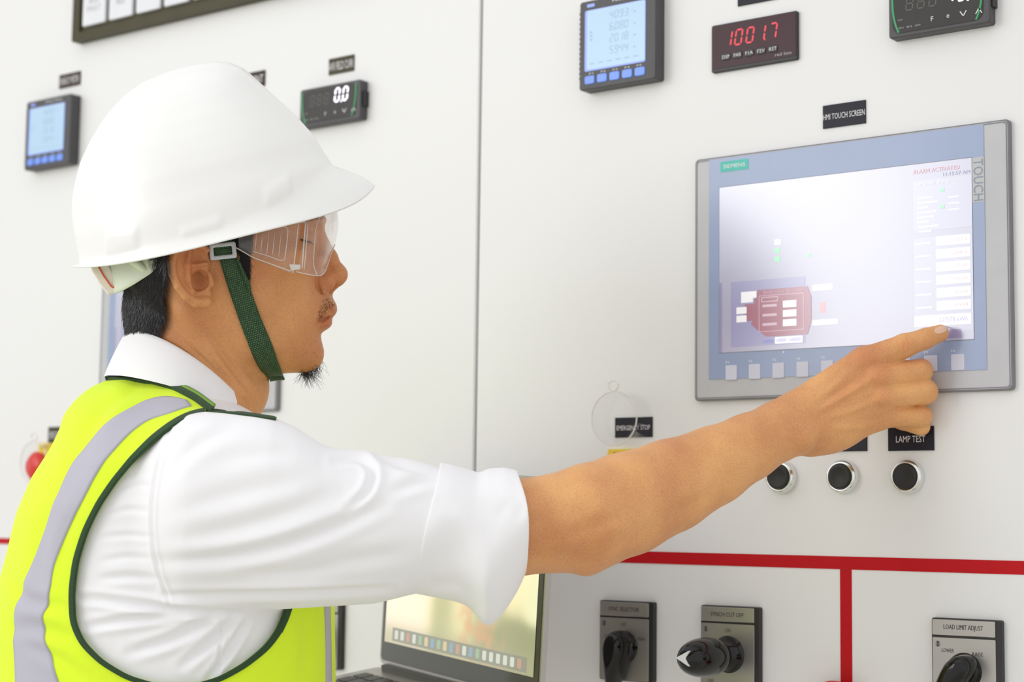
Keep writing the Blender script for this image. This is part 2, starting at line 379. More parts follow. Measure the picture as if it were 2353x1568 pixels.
# ------------------------------------------------------------------ power meters
def power_meter(x, z, label, s=0.096):
    t = thing('power_meter', label, 'meter', (x, 0, z), 'square power meters')
    h = s/2
    mb = MB(); mb.rrect(-h, h, -h, h, 0.0, -0.0165, 0.003, 'charcoal_plastic', 0.001)
    for k in range(14): mb.box(-h-0.0006, -h, -0.016, -0.004, -h+0.012+k*0.0054, -h+0.0145+k*0.0054, 'charcoal_plastic')
    mb.build('housing', t)
    mb = MB(); mb.rrect(-0.0410, 0.0355, -0.0285, 0.0375, -0.0164, -0.0170, 0.002, 'lcd_edge'); mb.rrect(-0.0380, 0.0350, -0.0270, 0.0368, -0.0169, -0.0173, 0.002, 'lcd_blue')
    lcd = mb.build('display', t)
    mb = MB(); rs = random.Random(3)
    for r, zc in enumerate((0.027, 0.0145, 0.002, -0.0105)):
        for c in range(4):
            digit(mb, rs.choice('1234567890'), -0.009+c*0.0062, zc-0.003, 0.0036, 0.0078, -0.0175, 'lcd_text', 0.0008)
        mb.box(0.021, 0.0235, -0.0175, -0.0173, zc-0.001, zc+0.0005, 'lcd_text')
    for k in range(6): mb.box(-0.034+k*0.011, -0.028+k*0.011, -0.0175, -0.0173, -0.0215, -0.0205, 'lcd_text')
    for k in range(3): mb.box(-0.034, -0.0315, -0.0175, -0.0173, 0.004+k*0.004, 0.006+k*0.004, 'lcd_text')
    g = mb.build('reading', lcd)
    for k in range(5):
        mb = MB(); x0 = -0.0405+k*0.0158; mb.rrect(x0, x0+0.0125, -0.0425, -0.0335, -0.0164, -0.0178, 0.0022, 'meter_blue_button', 0.0006); mb.build('button', t)
    lettering(t, 'F1    F2    F3    F4    F5', -0.002, -0.0312, 0.0016, 'white_print', -0.0168, 0.066)
    lettering(t, 'Power Meter', 0.012, 0.0430, 0.0026, 'white_print', -0.0168, 0.036)
    mb = MB(); mb.rrect(-0.0385, -0.0290, 0.0408, 0.0442, -0.0164, -0.0168, 0.0008, 'lcd_edge'); mb.build('badge', t)
    return t
power_meter(-0.0890, 0.3810, 'square black power meter with a pale blue display at the top of the right cabinet')
power_meter(-1.0290, 0.3995, 'blurred square black power meter with a blue display left of the helmet')

# ------------------------------------------------------------------ annunciator (top left)
t = thing('annunciator_panel', 'dark olive framed indicator panel with white legend tiles in the top left corner', 'indicator panel', (-0.78, 0, 0.60))
X0, X1, Z0, Z1 = -0.988, -0.43, 0.5195, 0.69
ox, oz = 0.78, -0.60
mb = MB(); mb.ring(rr(X0+ox, X1+ox, Z0+oz, Z1+oz, 0.003), rr(X0+ox+0.015, X1+ox-0.015, Z0+oz+0.012, Z1+oz-0.012, 0.002), 0, -0.014, 'olive_frame'); mb.build('frame', t)
mb = MB(); mb.box(X0+ox+0.014, X1+ox-0.014, -0.010, -0.001, Z0+oz+0.011, Z1+oz-0.011, 'olive_frame'); mb.build('backplate', t)
for k in range(9):
    x = -0.9665+k*0.0547
    for r in range(2):
        zz = 0.5375+r*0.060
        mb = MB(); mb.rrect(x+ox, x+ox+0.047, zz+oz, zz+oz+0.052, -0.010, -0.0145, 0.003, 'tile_white', 0.0012); ti = mb.build('legend_tile', t)
        if k < 6 and r == 0:
            lettering(ti, ('AUX\nFAULT', 'LOW OIL\nPRESS', 'HIGH\nTEMP', 'OVER\nSPEED', 'EARTH\nFAULT', 'FAIL')[k], x+ox+0.0235, zz+oz+0.028, 0.0075, 'grey_text', -0.0147, 0.028)

# ------------------------------------------------------------------ process controllers (96x48)
def controller(x, z, label, digits, dmat, fw=0.0995):
    t = thing('process_controller', label, 'controller', (x, 0, z), 'process controllers with white digits')
    hw, hh = fw/2, 0.0235
    mb = MB(); mb.rrect(-hw, hw, -hh, hh, 0, -0.0125, 0.003, 'charcoal_plastic', 0.0012)
    mb.box(hw, hw+0.0022, -0.009, 0, -0.008, 0.010, 'black_plastic'); mb.build('housing', t)
    mb = MB(); mb.rrect(-hw+0.004, hw-0.0065, -hh+0.004, hh-0.003, -0.0124, -0.0131, 0.008, 'controller_face'); mb.build('face', t)
    for sx in (-1, 1):
        mb = MB(); P = []
        for k in range(13):
            v = k/12; zz = hh-0.004-v*(2*hh-0.0085); bulge = 0.0015*math.sin(v*PI)
            P.append((zz, v))
        xs = [(-hw+0.0042 if sx < 0 else hw-0.0068)-sx*(0.0062*(v**3)) for _, v in P]
        for k in range(12):
            mb.slab([(xs[k]-0.0009, P[k][0]), (xs[k]+0.0009, P[k][0]), (xs[k+1]+0.0009, P[k+1][0]), (xs[k+1]-0.0009, P[k+1][0])], -0.0130, -0.0134, 'green_line')
        mb.build('side_line', t, label='green accent line')
    mb = MB(); pos = [0.0035, 0.0155, 0.0275]
    for i in range(3):
        digit(mb, '8', -0.032+i*0.0115, 0.001, 0.0065, 0.0125, -0.0133, 'segment_off', 0.0014)
    mb.build('unlit_digit', t)
    mb = MB()
    for ch, xx in digits:
        if ch == '.': mb.slab([(xx, 0.0), (xx+0.0018, 0.0), (xx+0.0018, 0.002), (xx, 0.002)], -0.0133, -0.0136, dmat)
        else: digit(mb, ch, xx, 0.0015, 0.0068, 0.0155, -0.0136, dmat, 0.0021)
    mb.build('digits', t, label='glowing white digits')
    for i, s in enumerate(('F', 'e')): lettering(t, s, -0.0058+i*0.0155, -0.0112, 0.0046, 'label_text', -0.0134)
    mb = MB()
    for xx, s in ((0.0245, -1), (0.0395, 1)):
        for sx in (-1, 1):
            a = (xx, -0.0112-0.0022*(-s)*-1); tip = (xx, -0.0112+s*0.0024); end = (xx+sx*0.003, -0.0112-s*0.0024)
            mb.slab([(tip[0]-0.0005, tip[1]), (tip[0]+0.0005, tip[1]), (end[0]+0.0005, end[1]), (end[0]-0.0005, end[1])], -0.0131, -0.0134, 'label_text')
    mb.build('arrow_mark', t)
    lettering(t, 'SP1  SP2  SP3', -0.0285, -0.0150, 0.0016, 'grey_text', -0.0134, 0.022)
    lettering(t, 'OUT', -0.0375, -0.0072, 0.0016, 'grey_text', -0.0134)
    return t
controller(0.2665, 0.3578, 'black process controller with glowing white 75.0 in the top right corner', [('7', 0.0075), ('5', 0.0190), ('.', 0.0283), ('0', 0.0315)], 'led_white')
controller(-0.5035, 0.3690, 'small blurred controller showing white 0.0 right of the helmet', [('0', 0.0085), ('.', 0.0183), ('0', 0.0215)], 'led_white', 0.0985)

# ------------------------------------------------------------------ red digital display
t = thing('panel_meter', 'thin black panel meter with glowing red digits 1001.7 beside the power meter', 'meter', (0.0668, 0, 0.3568))
hw, hh = 0.0487, 0.0245
mb = MB(); mb.rrect(-hw, hw, -hh, hh, 0, -0.0040, 0.002, 'black_plastic', 0.0006); mb.build('housing', t)
mb = MB(); mb.rrect(-hw+0.0012, hw-0.0012, -hh+0.0035, hh-0.0012, -0.0039, -0.0044, 0.0015, 'red_window'); mb.build('face', t, label='dark red tinted window')
mb = MB()
for ch, xx in (('1', -0.0345), ('0', -0.0225), ('0', -0.0095), ('1', 0.0035), ('7', 0.0165)):
    digit(mb, ch, xx+0.001, 0.0005, 0.0072, 0.0150, -0.0047, 'led_red', 0.0017, 0.16)
mb.slab([(0.0122, 0), (0.0136, 0), (0.0136, 0.0016), (0.0122, 0.0016)], -0.0044, -0.0047, 'led_red'); mb.build('digits', t, label='glowing red digits')
for k, s in enumerate(('DSP', 'PAR', 'F1A', 'F2V', 'RST')):
    mb = MB(); xx = -0.0312+k*0.0134; mb.rrect(xx-0.0052, xx+0.0052, -0.0138, -0.0068, -0.0043, -0.0052, 0.002, 'black_plastic', 0.0004); b = mb.build('button', t)
    lettering(b, s, xx, -0.0103, 0.0035, 'label_text', -0.0054, 0.0085)
lettering(t, 'red lion', 0.0335, -0.0168, 0.0034, 'grey_text', -0.0046, 0.018)

# ------------------------------------------------------------------ touch screens
def hmi(x, z, label, detail=True):
    t = thing('touch_screen', label, 'touch screen', (x, 0, z), 'wide grey framed touch screens')
    W, H = 0.3300, 0.2450
    mb = MB(); mb.rrect(0, W, 0, H, 0, -0.0062, 0.004, 'bezel_grey', 0.0016, 'bezel_side'); mb.build('housing', t)
    mb = MB(); mb.ring(rr(0.0022, W-0.0022, 0.0022, H-0.0022, 0.003), rr(0.0031, W-0.0031, 0.0031, H-0.0031, 0.003), -0.0060, -0.0066, 'bezel_side'); mb.build('trim_line', t)
    mb = MB(); mb.slab([(0.0172, 0.0210), (0.3062, 0.0190), (0.3062, H-0.0024), (0.0172, H-0.0024)], -0.0061, -0.0068, 'bezel_blue'); fp = mb.build('front_film', t, label='blue grey front film')
    sx0, sx1, sz0, sz1 = 0.0294, 0.2945, 0.0470, 0.2130
    mb = MB(); mb.rrect(sx0-0.0005, sx1+0.0005, sz0-0.0005, sz1+0.0005, -0.0066, -0.0069, 0.0006, 'bezel_side'); mb.rrect(sx0, sx1, sz0, sz1, -0.0068, -0.0071, 0.0006, 'screen_glass')
    dsp = mb.build('display', t)
    Wd, Hd = sx1-sx0, sz1-sz0
    if detail:
        mb = MB()
        def q(a, b, c, d, m, y=-0.0073): mb.slab([(sx0+a*Wd, sz0+c*Hd), (sx0+b*Wd, sz0+c*Hd), (sx0+b*Wd, sz0+d*Hd), (sx0+a*Wd, sz0+d*Hd)], y+0.0002, y, m)
        q(0.0, 0.012, 0.0, 0.42, 'ui_violet'); q(0.05, 0.36, 0.03, 0.42, 'ui_blue')
        # generator drawing
        mb.slab([(sx0+a*Wd, sz0+b*Hd) for a, b in ((0.135, 0.16), (0.15, 0.20), (0.15, 0.30), (0.165, 0.36), (0.37, 0.36), (0.385, 0.30), (0.385, 0.16), (0.37, 0.08), (0.20, 0.08), (0.165, 0.12))], -0.0073, -0.0075, 'ui_maroon')
        q(0.11, 0.15, 0.18, 0.28, 'ui_maroon', -0.0074)
        for k in range(3): q(0.270, 0.325, 0.135+k*0.055, 0.175+k*0.055, 'ui_white', -0.0077)
        for k in range(3): q(0.185, 0.245, 0.145+k*0.055, 0.160+k*0.055, 'ui_pink', -0.0077)
        mb.ring(rr(sx0+0.180*Wd, sx0+0.25*Wd, sz0+0.285*Hd, sz0+0.315*Hd, 0.001), rr(sx0+0.183*Wd, sx0+0.247*Wd, sz0+0.290*Hd, sz0+0.310*Hd, 0.001), -0.0075, -0.0077, 'ui_pink')
        mb.ring(rr(sx0+0.170*Wd, sx0+0.355*Wd, sz0+0.11*Hd, sz0+0.325*Hd, 0.001), rr(sx0+0.172*Wd, sx0+0.353*Wd, sz0+0.113*Hd, sz0+0.322*Hd, 0.001), -0.0075, -0.0077, 'ui_pink')
        q(0.095, 0.16, 0.315, 0.355, 'ui_white', -0.0077); q(0.095, 0.145, 0.29, 0.32, 'ui_white', -0.0077)
        for k in range(2): q(0.075, 0.118, 0.175+k*0.05, 0.215+k*0.05, 'ui_white', -0.0077)
        q(0.237, 0.35, 0.035, 0.075, 'ui_white', -0.0077)
        q(0.39, 0.47, 0.33, 0.365, 'ui_white'); q(0.39, 0.49, 0.13, 0.16, 'ui_white'); q(0.42, 0.44, 0.20, 0.26, 'ui_red')
        q(0.235, 0.257, 0.52, 0.55, 'ui_green'); q(0.235, 0.257, 0.57, 0.60, 'ui_green'); q(0.235, 0.26, 0.62, 0.65, 'ui_white'); q(0.37, 0.385, 0.53, 0.55, 'ui_green')
        mb.build('generator_graphic', dsp, label='dark red generator drawing'); mb = MB()
        q(0.785, 1.0, 0.62, 0.905, 'ui_lilac'); q(0.785, 1.0, 0.05, 0.58, 'ui_lilac')
        for k in range(6): q(0.868, 0.992, 0.528-k*0.072, 0.580-k*0.072, 'ui_white', -0.0076)
        q(0.785, 0.992, 0.085, 0.145, 'ui_white', -0.0076); q(0.905, 0.955, 0.012, 0.06, 'ui_violet', -0.0076)
        q(0.884, 0.900, 0.828, 0.848, 'ui_green', -0.0076); q(0.884, 0.900, 0.735, 0.755, 'ui_green', -0.0076)
        for k in range(8): q(0.80, 0.86+0.02*math.sin(k*2.3), 0.800-k*0.027, 0.808-k*0.027, 'ui_white', -0.0076)
        for k in range(3): q(0.915, 0.955, 0.79-k*0.035, 0.797-k*0.035, 'ui_white', -0.0076)
        for k in range(6): q(0.79, 0.85, 0.545-k*0.072, 0.553-k*0.072, 'ui_white', -0.0076)
        gr = mb.build('status_column', dsp, label='pale column of readings')
        for k, s in enumerate(('375.1 V', '2849 A', '377 kW', '55.4 kVAr', '50.03 Hz', '0.994')):
            lettering(dsp, s, sx0+0.958*Wd, sz0+(0.554-k*0.072)*Hd, 0.0032, 'ui_redtext', -0.0078, 0.013)
        lettering(dsp, '177578 kWh', sx0+0.93*Wd, sz0+0.115*Hd, 0.0042, 'ui_bluetext', -0.0078, 0.026)
        lettering(dsp, 'ALARM ACTIVATED', sx0+0.87*Wd, sz0+0.957*Hd, 0.0040, 'ui_redtext', -0.0078, 0.046)
        lettering(dsp, '11:15:57 AM', sx0+0.945*Wd, sz0+0.925*Hd, 0.0032, 'ui_violet', -0.0078, 0.026)
        lettering(dsp, 'Generator Status', sx0+0.855*Wd, sz0+0.885*Hd, 0.0032, 'ui_white', -0.0078, 0.034)
        lettering(dsp, 'Synchronous Generator', sx0+0.272*Wd, sz0+0.340*Hd, 0.0032, 'ui_pink', -0.0078, 0.044)
        lettering(dsp, '10000 / 60000', sx0+0.293*Wd, sz0+0.055*Hd, 0.0034, 'ui_bluetext', -0.0079, 0.026)
        lettering(dsp, 'SPEED', sx0+0.207*Wd, sz0+0.052*Hd, 0.0034, 'ui_bluetext', -0.0079, 0.011)
    mb = MB(); mb.rrect(0.0305, 0.0625, 0.2285, 0.2390, -0.0067, -0.0071, 0.0003, 'badge_green'); b = mb.build('badge', t, label='green maker badge')
    lettering(b, 'SIEMENS', 0.0465, 0.2338, 0.0040, 'white_print', -0.0073, 0.0250)
    mb = MB(); mb.rrect(0.2950, 0.3062, 0.1715, 0.2128, -0.0067, -0.0070, 0.0002, 'bezel_grey'); b = mb.build('touch_mark', t)
    lettering(b, 'TOUCH', 0.3007, 0.1920, 0.0092, 'slate_print', -0.0072, 0.0385, rot=-PI/2)
    for k in range(10):
        x0 = 0.0367+k*0.0262
        mb = MB(); mb.rrect(x0, x0+0.0128, 0.0195, 0.0342, -0.0067, -0.0074, 0.0006, 'key_grey', 0.0003); kk = mb.build('function_key', t)
        lettering(kk, 'F%d' % (k+1), x0+0.002, 0.0372, 0.0024, 'white_print', -0.0069, 0.0036)
    mb = MB(); mb.lathe([(0.0008, -0.0067), (0.0008, -0.0070)], (0.1010, 0.0445), 'white_print', 12); mb.build('status_lamp', t)
    return t
def screen_mats():
    def scr(name, c, s, rough=0.22):
        m = pm(name, tuple(x*0.3 for x in c), rough, spec=0.9, emit=c, es=s, noise=0.01, coat=1.0, coat_rough=0.27); m.node_tree.nodes['Principled BSDF'].inputs['Coat IOR'].default_value = 2.1; return m
    scr('screen_glass', (0.58, 0.58, 0.80), 0.30)
    scr('ui_lilac', (0.52, 0.53, 0.70), 0.44); scr('ui_blue', (0.34, 0.34, 0.62), 0.42); scr('ui_violet', (0.30, 0.28, 0.52), 0.42)
    scr('ui_maroon', (0.38, 0.06, 0.14), 0.45); scr('ui_white', (0.95, 0.93, 0.96), 0.62); scr('ui_pink', (0.75, 0.50, 0.62), 0.5)
    scr('ui_red', (0.9, 0.25, 0.3), 0.5); scr('ui_green', (0.15, 0.85, 0.35), 0.5); scr('ui_redtext', (0.9, 0.35, 0.4), 0.5); scr('ui_bluetext', (0.25, 0.25, 0.9), 0.5)
    scr('screen_green', (0.55, 0.80, 0.35), 0.45)
screen_mats()
H1 = hmi(0.0, 0.0, 'large grey framed touch screen being pressed by the finger on the right cabinet')
H2 = copy_thing(H1, (-0.9150, 0, 0.006), 'grey framed touch screen on the left cabinet almost hidden behind the head')

# ------------------------------------------------------------------ push buttons
def push_button(x, z, label):
    t = thing('push_button', label, 'push button', (x, 0, z), 'black push buttons in chrome rings')
    mb = MB(); mb.lathe([(0.0160, 0), (0.0160, -0.0035), (0.0152, -0.0060), (0.0140, -0.0085), (0.0122, -0.0092), (0.0120, -0.0060)], (0, 0), 'chrome', 48); mb.build('ring', t, True)
    mb = MB(); mb.lathe([(0.0118, -0.003), (0.0118, -0.0092), (0.0112, -0.0104), (0.0102, -0.0108), (0.0080, -0.0102), (0.0040, -0.0094), (0.0004, -0.0092)], (0, 0), 'pushbutton_black', 48); mb.build('cap', t, True)
    return t
push_button(0.0960, -0.0760, 'black push button in a chrome ring nearest under the wrist, leftmost of three')
push_button(0.1613, -0.0760, 'black push button in a chrome ring, middle of the three in the row')
push_button(0.2270, -0.0762, 'black push button in a chrome ring directly below the LAMP TEST plate')

# ------------------------------------------------------------------ rotary switches
def handle_paddle(t, ang, ln=0.0235, thick=0.017, arrow=False):
    ca, sa = math.cos(ang), math.sin(ang)
    mb = MB(); mb.lathe([(0.0190, 0), (0.0190, -0.004), (0.0165, -0.0060), (0.0150, -0.0130), (0.0135, -0.0150)], (0, 0), 'black_gloss', 48)
    mb.build('collar', t, True)
    V = []; F = []; n = 28; lev = [(-0.010, 1.0), (-0.016, 1.05), (-0.026, 1.0), (-0.032, 0.90), (-0.0345, 0.72), (-0.0355, 0.4)]
    for (y, s) in lev:
        for k in range(n):
            a = 2*PI*k/n; c, d = math.cos(a), math.sin(a)
            u = ln*c if c > 0 else 0.0165*c
            wv = (0.0115*(1-0.45*max(0, c)**1.3))*d
            u *= s; wv *= s
            V.append((u*ca-wv*sa, y, u*sa+wv*ca))
    for j in range(len(lev)-1):
        for k in range(n): l = (k+1) % n; F.append((j*n+k, j*n+l, (j+1)*n+l, (j+1)*n+k))
    F.append(tuple((len(lev)-1)*n+k for k in range(n)))
    return mk('handle', V, F, 'black_gloss', t)
def switch_base(x, z, label, text, marks, group='rotary selector switches'):
    """x,z: top left corner of the plate"""
    t = thing('rotary_switch', label, 'rotary switch', (x+0.031, 0, z-0.046), group)
    ox, oz = -0.031, 0.046
    mb = MB(); mb.rrect(ox, ox+0.0655, oz-0.0800, oz, 0, -0.0062, 0.002, 'black_plastic', 0.0006); mb.build('base', t)
    mb = MB(); mb.rrect(ox+0.001, ox+0.0602, oz-0.0152, oz-0.0012, -0.0061, -0.0075, 0.001, 'satin_plate', 0.0004); a = mb.build('title_plate', t, label='satin metal title plate')
    mb = MB(); mb.rrect(ox+0.001, ox+0.0602, oz-0.0790, oz-0.0172, -0.0061, -0.0070, 0.001, 'satin_plate', 0.0003); b = mb.build('scale_plate', t, label='satin metal scale plate')
    lettering(a, text, ox+0.0305, oz-0.0082, 0.0042, 'dark_text', -0.0078, 0.037)
    mb = MB(); mb.ring([(ox+0.0062+0.0020*math.cos(q), oz-0.0230+0.0026*math.sin(q)) for q in np.linspace(0, 2*PI, 20, False)], [(ox+0.0062+0.0016*math.cos(q), oz-0.0230+0.0022*math.sin(q)) for q in np.linspace(0, 2*PI, 20, False)], -0.0069, -0.0072, 'dark_text')
    mb.box(ox+0.0055, ox+0.0069, -0.0072, -0.0069, oz-0.0252, oz-0.0208, 'dark_text'); mb.build('mark', b)
    for s, mx, mz, wd in marks: lettering(b, s, ox+mx, oz-mz, 0.0034, 'dark_text', -0.0072, wd)
    return t
t = switch_base(-0.1125, -0.2010, 'rotary switch with its black handle pointing straight down, left of the three bottom switches', 'SYNC SELECTOR', [('OFF', 0.030, 0.0235, 0.006), ('AUTO', 0.0105, 0.0360, 0.008), ('MAN', 0.052, 0.0370, 0.008)])
handle_paddle(t, math.radians(-97), 0.040)
# pistol grip handle, middle switch
t = switch_base(0.0083, -0.2012, 'rotary switch with a bulbous black handle and white arrow, middle of the three bottom switches', 'SYNCH CUT OFF', [('ON', 0.031, 0.0235, 0.006), ('OFF', 0.012, 0.073, 0.007)])
mb = MB(); mb.lathe([(0.0215, 0), (0.0215, -0.004), (0.0180, -0.0070), (0.0150, -0.0100), (0.0118, -0.030)], (0.0005, -0.0005), 'black_gloss', 48); mb.build('collar', t, True)
prof = []
for k in range(19):
    a = PI*k/18; prof.append((0.0188*math.sin(a)**0.8 if 0 < k < 18 else 0.0004, -0.050+0.037*math.cos(a)))
mb = MB(); mb.lathe(prof, (0.0, -0.001), 'black_gloss', 48); hd = mb.build('handle', t, True)
mb = MB(); mb.slab([(-0.0085, 0.0), (0.0055, 0.0072), (0.0018, 0.0), (0.0055, -0.0072)], -0.0840, -0.0878, 'white_print'); mb.build('arrow', hd, label='white arrow')
t = switch_base(0.2505, -0.2030, 'rotary switch reading LOAD LIMIT ADJUST in the bottom right corner', 'LOAD LIMIT ADJUST', [('LOWER', 0.0155, 0.0285, 0.0115), ('RAISE', 0.0435, 0.0305, 0.0100)])
h = handle_paddle(t, math.radians(-128), 0.036)
mb = MB(); mb.lathe([(0.0030, -0.0357), (0.0030, -0.0340), (0.0026, -0.0335)], (-0.012, -0.0155), 'black_plastic', 20); mb.build('screw_recess', h, True)
# plate seen below the vest, left cabinet
t = switch_base(-0.5370, -0.2140, 'dark edged rotary switch plate on the left cabinet beside the front of the vest', 'SYNC SELECTOR', [('OFF', 0.030, 0.0235, 0.006)])
handle_paddle(t, math.radians(-90), 0.031)

# red mushroom button at the bottom of the vertical red line
t = thing('push_button', 'red round button just rising into view at the foot of the vertical red line', 'push button', (0.1590, 0, -0.2850))
mb = MB(); mb.lathe([(0.0150, 0), (0.0150, -0.006), (0.0135, -0.010)], (0, 0), 'black_plastic', 48); mb.build('collar', t, True)
mb = MB(); mb.lathe([(0.0120, -0.009), (0.0120, -0.014), (0.0205, -0.0160), (0.0208, -0.020), (0.016, -0.024), (0.008, -0.0265), (0.0004, -0.027)], (0, 0), 'emergency_red', 48); mb.build('cap', t, True)

# emergency stops with clear shroud
def estop(x, z, label, cz=0.0):
    t = thing('emergency_stop', label, 'emergency stop', (x, 0, z), 'shrouded emergency stop buttons')
    mb = MB(); mb.ring(rr(-0.026, 0.026, -0.050, -0.030, 0.002), rr(-0.020, 0.020, -0.047, -0.033, 0.002), 0, -0.004, 'yellow_plastic')
    mb.lathe([(0.030, 0), (0.030, -0.004), (0.015, -0.0045)], (0, -0.062), 'yellow_plastic', 40); mb.build('base_plate', t, label='yellow base plate')
    mb = MB(); mb.lathe([(0.011, -0.004), (0.011, -0.018), (0.019, -0.021), (0.020, -0.027), (0.014, -0.033), (0.0004, -0.0345)], (0, -0.062), 'emergency_red', 40); mb.build('mushroom_button', t, True)
    mb = MB()
    R = 0.0275
    V, F = [], []; n = 56
    for (r, y) in ((R, 0), (R, -0.030), (R-0.0012, -0.0312), (R-0.0025, -0.0312), (R-0.0025, -0.0)):
        for k in range(n): a = 2*PI*k/n; V.append((r*math.cos(a), y, cz+r*math.sin(a)))
    for j in range(4):
        for k in range(n): l = (k+1) % n; F.append((j*n+k, j*n+l, (j+1)*n+l, (j+1)*n+k))
    mk('cover', V, F, 'clear_cover', t, label='clear round cover')
    V, F = tube([(R*math.cos(a), -0.0312, cz+R*math.sin(a)) for a in np.linspace(0, 2*PI, 60)], 0.0008, 6); mk('cover_rim', V, F, 'clear_edge', t)
    V, F = tube([(0.006*math.cos(a)-0.002, -0.030, cz+R+0.006+0.005*math.sin(a)) for a in np.linspace(0, 2*PI, 24)], 0.0009, 6); mk('hinge', V, F, 'clear_edge', t)
    return t
estop(-0.0795, -0.0165, 'clear round hinged cover over a yellow plate left of the touch screen, above the forearm')
estop(-1.012, 0.004, 'blurred red emergency button with yellow plate at the left edge behind the vest', cz=-0.056)
#==PERSON==
# ------------------------------------------------------------------ implicit-surface sculpting tools
# sculpting space: x to the worker's front, y down, w across him (camera side negative); 1 unit = 0.3935 mm
D0 = 1.6; UN = D0/F_PX
def A2W(P):
    P = np.asarray(P, float); k = (1+P[:, 2]/F_PX)
    X = (P[:, 0]-CX)*k*UN; Y = (P[:, 1]-CY)*k*UN; D = D0*k
    return CAM+X[:, None]*R_-Y[:, None]*U_+D[:, None]*FW
def seg(P, a, b, ws=1.0):
    a = np.array(a, np.float32); b = np.array(b, np.float32); s = np.array([1, 1, ws], np.float32)
    a3, b3 = a[:3]*s, b[:3]*s; d = b3-a3; q = P*s-a3
    t = np.clip((q@d)/max(float(d@d), 1e-6), 0, 1)
    return np.linalg.norm(q-t[:, None]*d, axis=1)-(a[3]+t*(b[3]-a[3]))
def chain(P, pts, k=10, ws=1.0):
    d = seg(P, pts[0], pts[1], ws)
    for i in range(1, len(pts)-1): d = smin(d, seg(P, pts[i], pts[i+1], ws), k)
    return d
def ell(P, c, r, rot=0.0):
    q = P-np.array(c, np.float32)
    if rot:
        ca, sa = math.cos(rot), math.sin(rot); q = np.stack([q[:, 0]*ca+q[:, 1]*sa, -q[:, 0]*sa+q[:, 1]*ca, q[:, 2]], 1)
    r = np.array(r, np.float32); k0 = np.linalg.norm(q/r, axis=1); k1 = np.linalg.norm(q/(r*r), axis=1)+1e-9
    return k0*(k0-1)/k1
def smin(a, b, k):
    h = np.maximum(k-np.abs(a-b), 0)/k; return np.minimum(a, b)-h*h*k*0.25
def smax(a, b, k): return -smin(-a, -b, k)
def itp(x, pts):
    p = np.array(pts, float); return np.interp(x, p[:, 0], p[:, 1]).astype(np.float32)
_SMC = {}
def sitp(x, pts):
    """smoothed interpolation"""
    key = id(pts)
    if key not in _SMC:
        p = np.array(pts, float); g = np.linspace(p[0, 0], p[-1, 0], 400); v = np.interp(g, p[:, 0], p[:, 1])
        kw = max(3, int(400*0.5*np.median(np.diff(p[:, 0]))/(p[-1, 0]-p[0, 0]))|1)
        ker = np.hanning(kw+2)[1:-1]; ker /= ker.sum()
        vp = np.r_[2*v[0]-v[1:kw+1][::-1], v, 2*v[-1]-v[-kw-1:-1][::-1]]
        v = np.convolve(vp, ker, 'same')[kw:-kw]; _SMC[key] = (g, v, pts)
    g, v, _ = _SMC[key]; return np.interp(x, g, v).astype(np.float32)
def polydist(px, py, poly):
    """signed distance to closed polygon (negative inside)"""
    poly = np.asarray(poly, np.float32); n = len(poly); d = np.full(px.shape, 1e9, np.float32); ins = np.zeros(px.shape, bool)
    for i in range(n):
        a, b = poly[i], poly[(i+1) % n]; e = b-a
        qx, qy = px-a[0], py-a[1]; t = np.clip((qx*e[0]+qy*e[1])/max(float(e@e), 1e-6), 0, 1)
        d = np.minimum(d, (qx-t*e[0])**2+(qy-t*e[1])**2)
        c = ((a[1] > py) != (b[1] > py)) & (px < (b[0]-a[0])*(py-a[1])/((b[1]-a[1]) if b[1] != a[1] else 1e-9)+a[0])
        ins ^= c
    d = np.sqrt(d); return np.where(ins, -d, d)
def linedist(px, py, pts):
    """distance to an open polyline and signed side"""
    d = np.full(px.shape, 1e9, np.float32); sg = np.zeros(px.shape, np.float32); tt = np.zeros(px.shape, np.float32); n = len(pts)-1
    for i in range(n):
        a = np.array(pts[i], np.float32); b = np.array(pts[i+1], np.float32); e = b-a
        qx, qy = px-a[0], py-a[1]; t = np.clip((qx*e[0]+qy*e[1])/max(float(e@e), 1e-6), 0, 1)
        dd = np.sqrt((qx-t*e[0])**2+(qy-t*e[1])**2); m = dd < d
        d = np.where(m, dd, d); sg = np.where(m, np.sign(e[0]*qy-e[1]*qx), sg); tt = np.where(m, (i+t)/n, tt)
    return d, sg, tt
